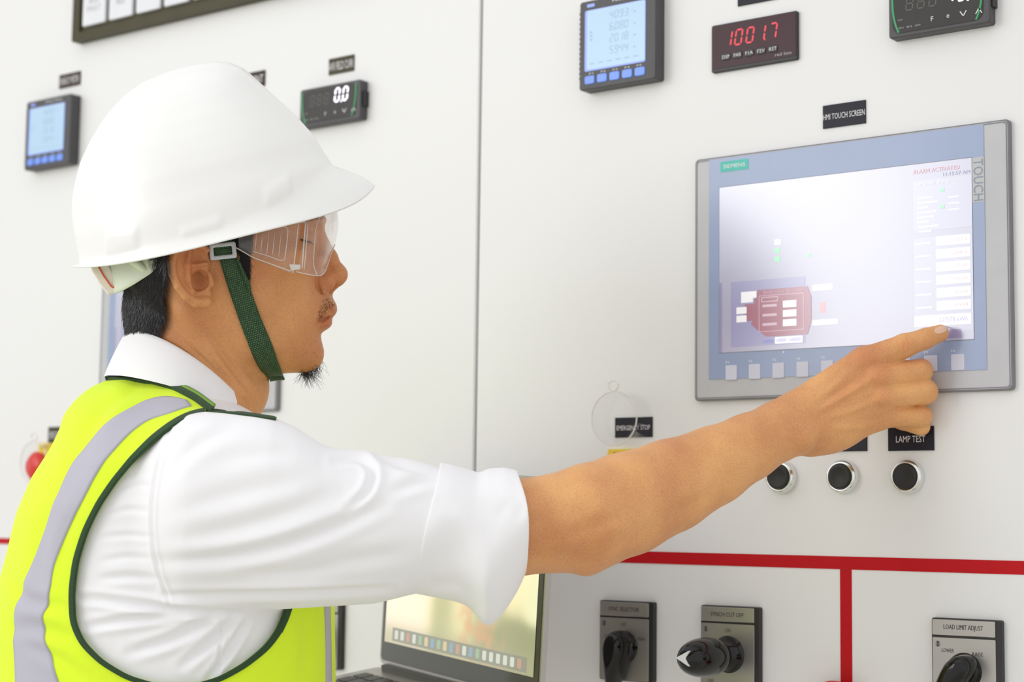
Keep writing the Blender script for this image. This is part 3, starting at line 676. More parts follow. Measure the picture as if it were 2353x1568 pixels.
def surfnets(fn, lo, hi, h, B=22, lip=1.25):
    lo = np.array(lo, float); N = np.ceil((np.array(hi)-lo)/h).astype(int)
    NX, NY, NZ = (int(v)+2 for v in N)
    ids, pos, quads = [], [], []
    rng = np.arange(B+1); gi, gj, gk = np.meshgrid(rng, rng, rng, indexing='ij')
    nb = [int(math.ceil(v/B)) for v in N]
    cen = np.array([[(bi+.5)*B, (bj+.5)*B, (bk+.5)*B] for bi in range(nb[0]) for bj in range(nb[1]) for bk in range(nb[2])])
    cf = fn((lo+cen*h).astype(np.float32)); rad = B*h*math.sqrt(3)/2*lip+h*2
    cor = [(a, b, c) for a in (0, 1) for b in (0, 1) for c in (0, 1)]
    edges = [(c, tuple(c[i]+(1 if i == ax else 0) for i in range(3))) for ax in range(3) for c in cor if c[ax] == 0]
    for bi0 in np.nonzero(np.abs(cf) < rad)[0]:
        b0 = np.round(cen[bi0]-B/2).astype(int)
        P = np.stack([gi+b0[0], gj+b0[1], gk+b0[2]], -1).reshape(-1, 3)
        f = fn((lo+P*h).astype(np.float32)).reshape(B+1, B+1, B+1); f = np.where(f == 0, 1e-6, f)
        s = f < 0
        if s.all() or not s.any(): continue
        acc = np.zeros((B, B, B, 3)); cnt = np.zeros((B, B, B))
        for a, b in edges:
            fa = f[a[0]:a[0]+B, a[1]:a[1]+B, a[2]:a[2]+B]; fb = f[b[0]:b[0]+B, b[1]:b[1]+B, b[2]:b[2]+B]
            m = (fa < 0) != (fb < 0); t = np.where(m, fa/(fa-fb+1e-20), 0)
            for ax in range(3): acc[..., ax] += np.where(m, a[ax]+t*(b[ax]-a[ax]), 0)
            cnt += m
        I, J, K = np.nonzero(cnt)
        v = acc[I, J, K]/cnt[I, J, K][:, None]+np.stack([I, J, K], 1)+b0
        ids.append(((I+b0[0])*NY+(J+b0[1]))*NZ+(K+b0[2])); pos.append(lo+v*h)
        for ax in range(3):
            sl0 = [slice(0, B)]*3; sl1 = [slice(0, B)]*3; sl1[ax] = slice(1, B+1)
            s0, s1 = s[tuple(sl0)], s[tuple(sl1)]
            E = np.stack(np.nonzero(s0 != s1), 1)
            if not len(E): continue
            fl = s0[E[:, 0], E[:, 1], E[:, 2]]; G = E+b0
            u, vv = [(1, 2), (2, 0), (0, 1)][ax]
            def cid(du, dv):
                Q = G.copy(); Q[:, u] -= du; Q[:, vv] -= dv; ok = (Q >= 0).all(1)
                return np.where(ok, (Q[:, 0]*NY+Q[:, 1])*NZ+Q[:, 2], -1)
            q = np.stack([cid(1, 1), cid(0, 1), cid(0, 0), cid(1, 0)], 1)
            q = np.where(fl[:, None], q, q[:, ::-1]); quads.append(q)
    ids = np.concatenate(ids); pos = np.concatenate(pos); quads = np.concatenate(quads)
    uid, first = np.unique(ids, return_index=True); pos = pos[first]
    ix = np.searchsorted(uid, quads); ix = np.clip(ix, 0, len(uid)-1)
    ok = (uid[ix] == quads).all(1)
    return pos, ix[ok]
def grad(fn, P, e=1.0):
    P = P.astype(np.float32); G = np.zeros_like(P)
    for a in range(3):
        d = np.zeros(3, np.float32); d[a] = e; G[:, a] = (fn(P+d)-fn(P-d))/(2*e)
    return G
def newton(fn, P, h, it=2, e=1.0):
    for _ in range(it):
        f = fn(P.astype(np.float32)); G = grad(fn, P, e); g2 = (G*G).sum(1)+1e-3
        st = -(f/g2)[:, None]*G; L = np.linalg.norm(st, axis=1); st *= np.minimum(1, h/(L+1e-9))[:, None]; P = P+st
    return P
def raycast(fn, px, py, w0=-800, w1=400, it=70):
    px = np.asarray(px, np.float32); py = np.asarray(py, np.float32); w = np.full(px.shape, w0, np.float32)
    for _ in range(it):
        f = fn(np.stack([px, py, w], 1)); w = np.where((f > 0.05) & (w < w1), w+np.clip(f*0.75, 0.1, 60), w)
    return w
def normals(fn, P, e=1.5):
    G = grad(fn, P, e); return G/(np.linalg.norm(G, axis=1)[:, None]+1e-9)
def resample(pts, n):
    p = np.array(pts, float); d = np.r_[0, np.cumsum(np.linalg.norm(np.diff(p, axis=0), axis=1))]; t = np.linspace(0, d[-1], n)
    return np.stack([np.interp(t, d, p[:, i]) for i in range(p.shape[1])], 1)
def smoothline(pts, n, it=None):
    q = resample(pts, n); it = it or max(2, n//len(pts)//2)
    for _ in range(it*3):
        q[1:-1] = q[1:-1]*.5+(q[:-2]+q[2:])*.25
    return q
def gridfaces(n, m, closed=False):
    F = []
    for i in range(n-1):
        for j in range(m if closed else m-1):
            k = (j+1) % m; F.append((i*m+j, i*m+k, (i+1)*m+k, (i+1)*m+j))
    return F
def slab_grid(P, N, n, m, th):
    """P (n*m,3) front points with outward normals N -> closed slab of thickness th (sculpt units)"""
    P = np.asarray(P).reshape(n*m, 3); Q = P-np.asarray(N).reshape(n*m, 3)*th; F = gridfaces(n, m); b = n*m
    F2 = [tuple(i+b for i in f[::-1]) for f in F]
    rim = [i*m for i in range(n)]+[(n-1)*m+j for j in range(1, m)]+[i*m+m-1 for i in range(n-2, -1, -1)]+[j for j in range(m-2, 0, -1)]
    F3 = [(rim[i], rim[(i+1) % len(rim)], rim[(i+1) % len(rim)]+b, rim[i]+b) for i in range(len(rim))]
    return np.r_[P, Q], F+F2+F3
def ribbon_on(fn, left, right, n, m, off, th, name, mat, parent, uvs=None, world=True, w0=-800, wclamp=400, smooth_it=6, cre=None):
    """strip between two outlines laid onto a surface"""
    L = smoothline(left, n); Rr = smoothline(right, n); t = np.linspace(0, 1, m)
    G = L[:, None, :]*(1-t)[None, :, None]+Rr[:, None, :]*t[None, :, None]; px, py = G[..., 0].ravel(), G[..., 1].ravel()
    w = raycast(fn, px, py, w0, wclamp); w = np.where(w > 60, 0, w).reshape(n, m)
    for _ in range(smooth_it):
        w2 = w.copy(); w2[1:-1] = (w[:-2]+w[2:]+2*w[1:-1])/4; w2[:, 1:-1] = (w2[:, :-2]+w2[:, 2:]+2*w2[:, 1:-1])/4; w = np.minimum(w2, w+4)
    P = newton(fn, np.stack([px, py, w.ravel()], 1), 20, 5); Nn = normals(fn, P, 3.0)
    if cre is not None: P = creases(P, Nn, cre, 1.0)
    P = P+Nn*off
    V, F = slab_grid(P, Nn, n, m, th)
    uv = None
    if uvs:
        ln = np.r_[0, np.cumsum(np.linalg.norm(np.diff(P.reshape(n, m, 3)[:, m//2], axis=0), axis=1))]
        u = np.repeat(ln[:, None], m, 1).ravel()*uvs[0]; v = np.tile(t*uvs[1], n); uv = np.tile(np.stack([v, u], 1), (2, 1))
    return mk(name, A2W(V), F, mat, parent, uv=uv, world=True), P.reshape(n, m, 3)
def creases(P, Nn, items, mask):
    """push vertices along their normals; item = (polyline, width, depth[, ridge])"""
    D = np.zeros(len(P), np.float32)
    for it in items:
        pts, wd, am = it[:3]; rg = it[3] if len(it) > 3 else 0.5
        pts = smoothline(pts, 24) if len(pts) > 2 else pts
        d, sg, tt = linedist(P[:, 0], P[:, 1], pts)
        fade = np.sin(np.clip(tt, 0.02, 0.98)*PI)**0.5
        v = -am*np.exp(-(d/wd)**2)+am*rg*np.exp(-((d-1.9*wd)/(1.1*wd))**2)
        D += v*fade
    return P+Nn*(D*mask)[:, None]

# ------------------------------------------------------------------ the worker: head
FX = [(440, 690), (480, 728), (505, 742), (530, 738), (560, 728), (590, 726), (620, 730), (650, 738), (680, 745), (705, 748), (725, 746), (745, 742), (765, 738), (785, 738), (805, 738), (822, 732), (838, 720), (850, 702), (858, 680), (863, 640), (870, 600)]
HW = [(440, 178), (500, 178), (560, 176), (600, 172), (640, 165), (680, 156), (720, 148), (760, 132), (800, 110), (830, 88), (850, 70), (866, 50)]
def head(P):
    px, py, w = P[:, 0], P[:, 1], P[:, 2]; aw = np.abs(w); Q = np.stack([px, py, aw], 1)
    fx = sitp(py, FX); hw = sitp(py, HW)
    xc = itp(py, [(440, 480), (700, 500), (860, 560)])
    a = np.where(px > xc, fx-xc, 230.0); dx = np.abs(px-xc)/a; dw = aw/hw
    n = 2.25
    d = ((dx**n+dw**n)**(1/n)-1)*np.minimum(a, hw)*1.0
    nx, ny = -110/194., 160/194.
    d = smax(d, (px-480)*nx+(py-757)*ny, 22)
    d = smax(d, py-861, 16)
    d = smax(d, 455-py, 30)
    d = smin(d, ell(P, (452, 440, 0), (228, 240, 184)), 30)
    # cheek and cheekbone, jaw angle
    d = smin(d, ell(Q, (640, 592, 122), (62, 34, 44)), 40)
    d = smin(d, ell(Q, (560, 770, 92), (66, 42, 40), 0.6), 36)
    # muzzle, lips
    d = smin(d, ell(P, (716, 706, 0), (52, 44, 66)), 22)
    d = smin(d, ell(Q, (751, 704, 10), (23, 13, 48), 0.6), 18)
    d = smin(d, ell(Q, (741, 745, 6), (21, 13, 40), -0.15), 14)
    d = smin(d, ell(P, (704, 820, 0), (34, 34, 46)), 24)
    d = smax(d, -seg(Q, (786, 719, 0, 4.0), (754, 727, 34, 4.2)), 4)
    d = smax(d, -seg(Q, (754, 727, 34, 4.2), (730, 746, 60, 3.6)), 4)
    # nose
    nose = seg(P, (722, 520, 0, 16), (757, 592, 0, 17))
    nose = smin(nose, seg(P, (757, 592, 0, 17), (770, 628, 0, 23)), 12)
    nose = smin(nose, ell(P, (774, 632, 0), (25, 25, 24)), 10)
    nose = smin(nose, seg(Q, (730, 600, 16, 12), (748, 648, 22, 15)), 14)
    nose = smin(nose, ell(Q, (749, 648, 27), (22, 21, 17)), 8)
    nose = smin(nose, seg(P, (778, 648, 0, 9), (752, 672, 0, 9)), 6)
    d = smin(d, nose, 14)
    d = smax(d, -ell(Q, (764, 664, 15), (13, 7.5, 8), -0.5), 4)
    d = smax(d, -seg(Q, (729, 634, 52, 4.0), (736, 676, 46, 3.5)), 9)
    # brow, socket, lid
    d = smin(d, ell(Q, (722, 507, 50), (26, 15, 60)), 22)
    d = smax(d, -ell(Q, (748, 545, 66), (38, 26, 42)), 22)
    d = smin(d, ell(Q, (701, 548, 72), (27, 24, 30)), 10)
    return d
EAR = [(388, 600), (392, 580), (405, 566), (428, 556), (455, 556), (476, 568), (486, 590), (484, 615), (478, 640), (482, 662), (492, 680), (492, 696), (480, 706), (465, 708), (448, 703), (428, 690), (410, 672), (396, 645), (388, 620)]
EARS = smoothline(EAR+[EAR[0]], 60)[:-1]
def ear(P):
    px, py, w = P[:, 0], P[:, 1], P[:, 2]; aw = np.abs(w)
    d2 = polydist(px, py, EARS)
    base = itp(px, [(385, 222), (420, 210), (460, 192), (495, 168)])       # the ear stands off towards the back
    dome = np.maximum(-d2, 0)
    th = 9+3*np.exp(-((dome-7)/6.)**2)
    d = smax(np.abs(aw-base)-th, d2, 9)
    # helix rim
    hp = [(474, 574, 196, 8), (455, 562, 206, 9), (428, 562, 216, 9.5), (404, 576, 226, 9.5), (395, 602, 231, 9), (397, 630, 230, 8.5), (409, 658, 226, 8.5), (428, 681, 219, 9), (450, 695, 207, 11), (474, 694, 192, 13)]
    Q = np.stack([px, py, aw], 1)
    d = smin(d, chain(Q, hp, 5), 9)
    d = smin(d, chain(Q, [(436, 578, 215, 5), (430, 610, 217, 7), (432, 642, 216, 8), (444, 666, 210, 8)], 5), 10)     # antihelix
    d = smin(d, chain(Q, [(478, 632, 190, 9), (484, 652, 186, 9)], 5), 9)                                       # tragus
    d = smin(d, seg(Q, (430, 612, 214, 6), (474, 606, 196, 5)), 6)                                              # crus
    d = smax(d, -ell(Q, (459, 645, 205), (21, 26, 28), 0.3), 5)
    d = smax(d, -ell(Q, (466, 650, 186), (12, 15, 34)), 4)
    d = smax(d, -ell(Q, (459, 590, 212), (16, 12, 12), -0.6), 6)
    return d
def neck(P):
    aw = np.abs(P[:, 2]); Q = np.stack([P[:, 0], P[:, 1], aw], 1)
    d = seg(P, (432, 690, 0, 138), (434, 900, 0, 142))
    d = smin(d, seg(P, (478, 760, 0, 104), (505, 900, 0, 106)), 40)
    d = smin(d, ell(P, (560, 888, 0), (54, 62, 50)), 26)
    d = smin(d, seg(Q, (425, 715, 132, 24), (575, 990, 40, 26)), 20)
    return d
# ------------------------------------------------------------------ torso, arm, hand
XB = [(880, 235), (900, 212), (925, 184), (955, 160), (985, 152), (1030, 130), (1100, 84), (1180, 50), (1280, 26), (1350, 8), (1450, -8), (1568, -20), (1800, -30)]
XF = [(880, 470), (930, 560), (960, 600), (1000, 655), (1050, 700), (1100, 722), (1200, 742), (1300, 750), (1400, 756), (1568, 758), (1800, 750)]
LB = [(880, 130), (920, 220), (960, 300), (1000, 350), (1060, 395), (1150, 412), (1300, 405), (1500, 392), (1800, 385)]
def torso(P):
    px, py, w = P[:, 0], P[:, 1], P[:, 2]
    xb, xf, b = sitp(py, XB), sitp(py, XF), sitp(py, LB); xc = (xb+xf)/2; a = (xf-xb)/2
    n = 2.35; r = ((np.abs(px-xc)/a)**n+(np.abs(w)/b)**n)**(1/n)
    d = (r-1)*np.minimum(a, b)*0.9
    d = smax(d, 885-py, 30)
    aw = np.abs(w); Q = np.stack([px, py, aw], 1)
    d = smin(d, seg(Q, (395, 955, 60, 84), (450, 1075, 330, 112)), 50)
    return smax(d, py-1790, 20)
def vesthull(P): return torso(P)-12
ARM = [(600, 1190, -375, 120), (900, 1215, -350, 106), (1180, 1213, -335, 110), (1285, 1203, -325, 113), (1355, 1188, -310, 121), (1440, 1158, -268, 117), (1540, 1116, -205, 105), (1640, 1070, -150, 89), (1720, 1028, -105, 76), (1795, 988, -62, 66)]
def arm(P):
    d = seg(P, (470, 1150, -360, 100), ARM[0])
    for i in range(len(ARM)-1): d = smin(d, seg(P, ARM[i], ARM[i+1], 1.1), 12)
    d = smin(d, ell(P, (1348, 1262, -322), (46, 62, 56), 0.15), 26)
    d = smax(d, -ell(P, (1290, 1352, -320), (60, 26, 90)), 18)
    return d
def hand(P):
    W = 1.25
    d = seg(P, (1795, 988, -62, 66), (1835, 968, -45, 60), 1.15)
    d = smin(d, seg(P, (1835, 950, -40, 52), (1985, 836, -15, 38), W), 26)
    d = smin(d, seg(P, (1845, 965, -45, 52), (2022, 872, -28, 36), W), 22)
    d = smin(d, seg(P, (1850, 985, -42, 52), (2030, 915, -24, 33), W), 22)
    d = smin(d, seg(P, (1862, 992, -34, 55), (2020, 958, -6, 33), W), 24)
    d = smin(d, ell(P, (1905, 995, -10), (78, 48, 44), -0.2), 24)
    d = smin(d, ell(P, (1990, 900, 14), (60, 78, 34)), 20)
    d = smin(d, ell(P, (1848, 1000, -88), (36, 40, 30), 0.5), 20)        # ulna head
    fing = seg(P, (1990, 834, -18, 37), (2078, 795, -24, 27))
    fing = smin(fing, seg(P, (2078, 795, -24, 27), (2128, 778, -16, 23.5)), 8)
    fing = smin(fing, seg(P, (2128, 778, -16, 23.5), (2161, 766, -8, 20)), 6)
    d = smin(d, fing, 14)
    for a, b, c, e in (((2015, 866, -30, 33), (2116, 853, -8, 27), (2092, 868, 62, 23), (2040, 872, 66, 20)),
                       ((2025, 910, -28, 31), (2126, 901, -2, 28.5), (2098, 910, 68, 24), (2044, 912, 72, 21)),
                       ((2015, 956, -8, 29), (2117, 957, 14, 24.5), (2088, 962, 72, 21), (2040, 958, 74, 19))):
        f = smin(seg(P, a, b), seg(P, b, c), 7); f = smin(f, seg(P, c, e), 6)
        d = smin(d, f, 5)
    d = smin(d, ell(P, (2022, 866, -52), (26, 18, 14)), 14)              # knuckles
    d = smin(d, ell(P, (2028, 912, -50), (24, 17, 13)), 14)
    d = smin(d, ell(P, (1990, 822, -40), (26, 18, 14), -0.4), 14)
    # thumb folded under the palm, its tip showing below the little finger
    th = smin(seg(P, (1885, 960, 10, 34), (1985, 930, 62, 27)), seg(P, (1985, 930, 62, 27), (2075, 966, 52, 22)), 10)
    th = smin(th, seg(P, (2075, 966, 52, 22), (2117, 981, 34, 21)), 6)
    d = smin(d, th, 6)
    return d
def farhand(P):
    """left forearm and open hand carrying the laptop from below (under the picture)"""
    d = seg(P, (470, 1130, 350, 96), (440, 1600, 420, 84)); d = smin(d, seg(P, (440, 1600, 420, 84), (640, 1740, 330, 58)), 30)
    d = smin(d, seg(P, (640, 1740, 330, 50), (800, 1756, 260, 44)), 20)
    for i in range(4): d = smin(d, seg(P, (800, 1752, 225+i*32, 26), (930, 1720, 190+i*42, 19)), 10)
    return smin(d, seg(P, (720, 1748, 225, 28), (830, 1730, 140, 20)), 12)
GROUPS = [((150, 180, -215, 830, 880, 215), head), ((370, 540, -250, 510, 725, 250), ear), ((230, 560, -220, 640, 1040, 220), neck),
          ((-40, 870, -420, 790, 1810, 420), lambda P: torso(P)+16), ((350, 880, -520, 1900, 1420, 60), arm),
          ((1700, 720, -170, 2210, 1080, 130), hand), ((330, 1020, 100, 970, 1820, 530), farhand)]
GK = [20, 12, 34, 30, 26, 20, 26]
def body(P, groups=None):
    c0, c1 = P.min(0), P.max(0); d = None; f0 = np.full(len(P), 400., np.float32)
    for gi, (bb, fn) in enumerate(GROUPS):
        if groups is not None and gi not in groups: continue
        b0 = np.array(bb[:3])-45; b1 = np.array(bb[3:])+45
        if (c1 < b0).any() or (c0 > b1).any(): continue
        f = f0.copy(); m = ((P > b0) & (P < b1)).all(1)
        if m.all(): f = fn(P)
        elif m.any(): f[m] = fn(P[m])
        d = f if d is None else smin(d, f, GK[gi])
    return f0 if d is None else d
def headfn(P): return body(P, (0, 1, 2))
HB = 1.9
def tone_and_shade(P):
    """skin tone multiplier: lips, stubble, knuckles, darker head, shade painted into the ear hollows"""
    px, py, w = P[:, 0], P[:, 1], np.abs(P[:, 2]); C = np.ones((len(P), 3), np.float32)
    def mul(m, col): C[:] = C*(1-m[:, None])+C*m[:, None]*np.array(col, np.float32)
    def blob(cx, cy, rx, ry, rot=0, wlim=None, pw=2):
        ca, sa = math.cos(rot), math.sin(rot); dx, dy = px-cx, py-cy
        q = ((dx*ca+dy*sa)/rx)**2+((-dx*sa+dy*ca)/ry)**2
        return np.exp(-q**(pw/2.))
    hd = (px < 900) & (py < 960)
    C[:] = np.where(hd[:, None], np.array([0.86, 0.79, 0.77], np.float32), C)
    mul(blob(459, 645, 16, 20)*hd*0.6, (0.62, 0.42, 0.38)); mul(blob(460, 590, 14, 14)*hd*0.4, (0.72, 0.55, 0.5))  # recess shade painted into the ear hollows
    lips = np.maximum(blob(764, 711, 17, 9, 0.75, pw=4), np.maximum(blob(750, 744, 20, 13, -0.1, pw=4), blob(745, 730, 14, 10, pw=4)))*hd
    mul(lips, (0.86, 0.66, 0.70))
    mul(blob(752, 692, 22, 22, 0.6)*hd*0.35, (0.70, 0.68, 0.68))
    mul(blob(712, 835, 36, 26)*hd*0.30, (0.72, 0.72, 0.74))
    mul(blob(655, 690, 44, 34, -0.6)*hd*0.35, (0.74, 0.66, 0.62))
    mul(blob(770, 636, 30, 26)*hd*0.45, (1.0, 0.84, 0.78))
    mul(blob(436, 610, 36, 60)*hd*0.45, (1.02, 0.78, 0.72))
    mul(blob(620, 610, 60, 26)*hd*0.25, (1.05, 0.88, 0.82))
    hair = np.clip(-polydist(px, py, np.array([(230, 560), (392, 560), (398, 640), (392, 700), (392, 752), (372, 790), (300, 790), (250, 720)], float))/16+0.4, 0, 1)*hd
    mul(hair, (0.25, 0.25, 0.30))
    sb = np.clip(-polydist(px, py, np.array([(470, 470), (600, 470), (590, 530), (578, 560), (575, 610), (574, 645), (566, 650), (556, 610), (545, 570), (480, 560)], float))/10+0.3, 0, 1)*hd
    mul(sb, (0.14, 0.14, 0.18))
    brow = blob(720, 500, 26, 6, -0.2)*hd*(w > 15); mul(brow, (0.2, 0.2, 0.22))
    hn = px > 1700
    for (x, y, r) in ((1990, 815, 26), (2030, 862, 26), (2032, 912, 24), (2080, 790, 18)): mul(blob(x, y, r, r*.8)*hn*0.4, (1.0, 0.78, 0.78))
    mul(blob(1960, 900, 90, 20, -0.55)*hn*0.22, (1.0, 0.8, 0.8))
    mul(blob(1375, 1240, 60, 70)*(px > 1100)*0.3, (0.86, 0.72, 0.68))
    return C
def mesh_attr(o, C):
    a = o.data.color_attributes.new('tone_and_shade', 'FLOAT_COLOR', 'POINT'); a.data.foreach_set('color', np.c_[C, np.ones(len(C))].astype(np.float32).ravel())

worker = thing('person', 'man in a fluorescent vest and white shirt pressing the large touch screen with one finger', 'person',
               A2W(np.array([[400., 1790., 0.]]))[0])
V, F = surfnets(body, (-60, 170, -560), (2230, 1850, 560), 3.1)
V = newton(body, V, 3.0, 2)
Nn = normals(body, V)
near = np.clip((-V[:, 2]+20)/40, 0, 1)*(Nn[:, 2] < 0.35)
SK = [([(392, 762), (440, 800), (495, 850), (545, 905), (585, 950)], 5, 3.0), ([(470, 745), (500, 800), (535, 850), (575, 900)], 7, 3.0, 0.8), ([(455, 790), (500, 845), (560, 905)], 4, 2.0),
      ([(372, 780), (420, 812), (470, 858), (520, 915)], 4, 2.2),
      ([(727, 636), (728, 660), (738, 676)], 4, 3.0), ([(722, 662), (716, 690), (722, 716)], 10, 2.2), ([(660, 650), (650, 690), (664, 730)], 20, 4.0, 0.3),
      ([(690, 549), (702, 556), (714, 558)], 2.2, 3.0), ([(752, 688), (764, 694), (775, 702)], 3, -1.0),
      # hand: tendons, knuckle wrinkles
      ([(1880, 945), (1940, 912), (2010, 868)], 7, -3.2, 0.4), ([(1885, 925), (1945, 888), (1985, 862)], 8, 3.0, 0.4), ([(1900, 962), (1960, 945), (2022, 918)], 7, -2.4, 0.4), ([(1905, 985), (1970, 985), (2020, 972)], 7, -2.0, 0.4), ([(1890, 915), (1940, 865), (1985, 830)], 8, -2.0, 0.3),
      ([(2072, 774), (2080, 790), (2076, 812)], 2.4, 1.8), ([(2082, 772), (2090, 788), (2088, 808)], 2.4, 1.6), ([(2064, 782), (2068, 800), (2066, 816)], 2.4, 1.2), ([(2124, 762), (2128, 776), (2126, 792)], 2.2, 1.2), ([(2131, 760), (2135, 772), (2134, 786)], 2.2, 1.0),
      ([(1870, 985), (1884, 1010), (1872, 1035)], 9, 3.0), ([(1822, 960), (1850, 968), (1872, 985)], 7, 2.0),
      # forearm: extensor valleys, elbow
      ([(1300, 1235), (1370, 1210), (1430, 1180)], 16, 4.5, 0.5), ([(1390, 1262), (1480, 1230), (1600, 1160), (1700, 1090)], 16, 4.0, 0.4), ([(1280, 1290), (1330, 1262), (1360, 1240)], 12, 3.0)]
V = creases(V, Nn, SK, near)
bd = mk('body', A2W(V), F, 'skin', worker, world=True); mesh_attr(bd, tone_and_shade(V))

# fingernail on the pointing finger
def handfn(P): return body(P, (4, 5))
def patch(fn, cx, cy, rx, ry, rot, n, off, th, sq=2.6, w0=-300, curve=0.0):
    P = []; t = np.linspace(-1, 1, n)
    for a in t:
        for b in t:
            s = max(abs(a), abs(b)); l = (abs(a)**sq+abs(b)**sq)**(1/sq) if s > 0 else 1; k = s/l if l > 0 else 1
            u, v = a*k*rx, b*k*ry; P.append((cx+u*math.cos(rot)-v*math.sin(rot), cy+u*math.sin(rot)+v*math.cos(rot)))
    P = np.array(P); w_ = raycast(fn, P[:, 0], P[:, 1], w0); Q = np.c_[P, w_]; N_ = normals(fn, Q, 2.0); Q = Q+N_*off
    return slab_grid(Q, N_, n, n, th)
Vn, Fn = patch(handfn, 2162, 758.5, 15, 8, math.radians(-16), 13, 1.0, 2.5)
mk('fingernail', A2W(Vn), Fn, 'nail', worker, world=True)

# ------------------------------------------------------------------ hair
def strands(name, mat, parent, items, fn, world=True):
    """items: list of (x, y, dirx, diry, length, lift, radius)"""
    it = np.array(items, float); w_ = raycast(fn, it[:, 0], it[:, 1]); R0 = np.c_[it[:, :2], w_]; N_ = normals(fn, R0, 2.0)
    VV, FF = [], []; ns = 5
    for i in range(len(it)):
        x, y, dx, dy, ln, lift, r = it[i]; p = R0[i]-N_[i]*1.0; n = N_[i]
        d = np.array([dx, dy, 0.]); d = d-n*np.dot(d, n); d /= np.linalg.norm(d)+1e-9; s = np.cross(d, n); cu = RNG.normal(0, .22)
        b = len(VV)
        for k in range(ns):
            t = k/(ns-1); c = p+d*ln*t+n*(lift*math.sin(min(1, t*1.2)*PI*0.5)+1)+s*cu*ln*t*t
            rr_ = r*(1-t*0.85)
            for q in range(3):
                a = 2*PI*q/3; VV.append(c+(n*math.cos(a)+s*math.sin(a))*rr_)
        for k in range(ns-1):
            for q in range(3):
                l = (q+1) % 3; FF.append((b+k*3+q, b+k*3+l, b+k*3+3+l, b+k*3+3+q))
    return mk(name, A2W(np.array(VV)), FF, mat, parent, world=True)
def inpoly(n, poly, soft=0):
    poly = np.array(poly, float); lo, hi = poly.min(0), poly.max(0); out = []
    while len(out) < n:
        q = RNG.uniform(lo, hi, (n*2, 2)); d = polydist(q[:, 0], q[:, 1], poly)
        keep = RNG.uniform(0, 1, len(q)) < np.clip(-d/(soft+1e-6), 0, 1) if soft else d < 0
        out += q[keep].tolist()
    return np.array(out[:n])
NAPE = [(262, 575), (392, 560), (386, 610), (376, 650), (376, 690), (381, 720), (374, 752), (340, 768), (300, 764), (272, 700)]
NAPES = smoothline(NAPE+[NAPE[0]], 60)[:-1]
def hairhull(P):
    d = headfn(P)-8
    d2 = polydist(P[:, 0], P[:, 1], NAPES)
    return smax(d, d2, 6)
V, F = surfnets(hairhull, (240, 560, -190), (410, 790, 190), 4.0); V = newton(hairhull, V, 3.0, 1)
hair = mk('hair', A2W(V), F, 'hair_black', worker, world=True, label='short black hair')
def hh(P): return headfn(P)-7
it = []
for x, y in inpoly(4200, NAPES, 8): it.append((x, y, -0.22+RNG.normal(0, .25)+(0.25 if x > 355 else 0), 1.0, RNG.uniform(22, 44), RNG.uniform(2, 8), 0.95))
# back outline of the hair
for k in range(500):
    y = RNG.uniform(610, 752); it.append((itp(y, [(600, 300), (660, 291), (700, 290), (760, 296)])+RNG.uniform(-3, 10), y, -0.5, 1, RNG.uniform(16, 30), RNG.uniform(3, 8), 0.75))
strands('hair_strands', 'hair_strand', hair, it, hh)
it = []
for x, y in inpoly(1700, [(480, 540), (580, 515), (582, 550), (577, 590), (576, 640), (566, 640), (556, 600), (545, 570), (490, 570)], 5): it.append((x, y, -0.15+RNG.normal(0, .3), 1.0, RNG.uniform(10, 26), RNG.uniform(1, 3), 0.6))
strands('sideburn', 'hair_black', hair, it, headfn)
it = []
for x, y in inpoly(240, [(738, 680), (764, 684), (772, 702), (752, 716), (738, 742), (728, 736), (732, 712)], 6): it.append((x, y, -0.5+RNG.normal(0, .3), 1.0, RNG.uniform(4, 8), 0.8, 0.3))
for x, y in inpoly(45, [(690, 760), (745, 770), (742, 800), (735, 835), (690, 850), (650, 850)], 8): it.append((x, y, RNG.normal(0, .5), 1.0, RNG.uniform(2, 4), .6, 0.25))
strands('moustache', 'hair_black', worker, it, headfn)
VV, FF = [], []
for k in range(230):
    x = RNG.uniform(692, 736); w_ = RNG.normal(0, 16); y = itp(x, [(680, 855), (700, 850), (720, 838), (738, 815)])-3
    ln = RNG.uniform(22, 52)*(1 if x > 700 else .6); cu = RNG.normal(0, 9); cv = RNG.normal(0, 9); T = np.linspace(0, 1, 8)
    c = np.stack([x+(712-x)*0.35*T+cu*np.sin(T*3+RNG.uniform(0, 2))-cu*math.sin(0), y+ln*T, w_*(1-.4*T)+cv*np.sin(T*4)], 1); c += (np.array([x, y, w_])-c[0])
    v, f = tube(c, 0.62*(1-T*.7), 3, False); b = len(VV); VV += v; FF += [tuple(i+b for i in q) for q in f]
mk('goatee', A2W(np.array(VV)), FF, 'hair_black', worker, world=True, label='thin wispy black goatee')
VV, FF = [], []
for k in range(40):   # eyelashes
    t = k/39.; x = 690+t*26; y = 549+9*t; 
    w_ = raycast(headfn, [x], [y])[0]; c = [(x, y, w_), (x+4, y+3, w_-3), (x+9, y+4, w_-4)]
    v, f = tube(c, [0.6, 0.45, 0.15], 3, False); b = len(VV); VV += v; FF += [tuple(i+b for i in q) for q in f]
mk('eyelashes', A2W(np.array(VV)), FF, 'hair_black', worker, world=True)

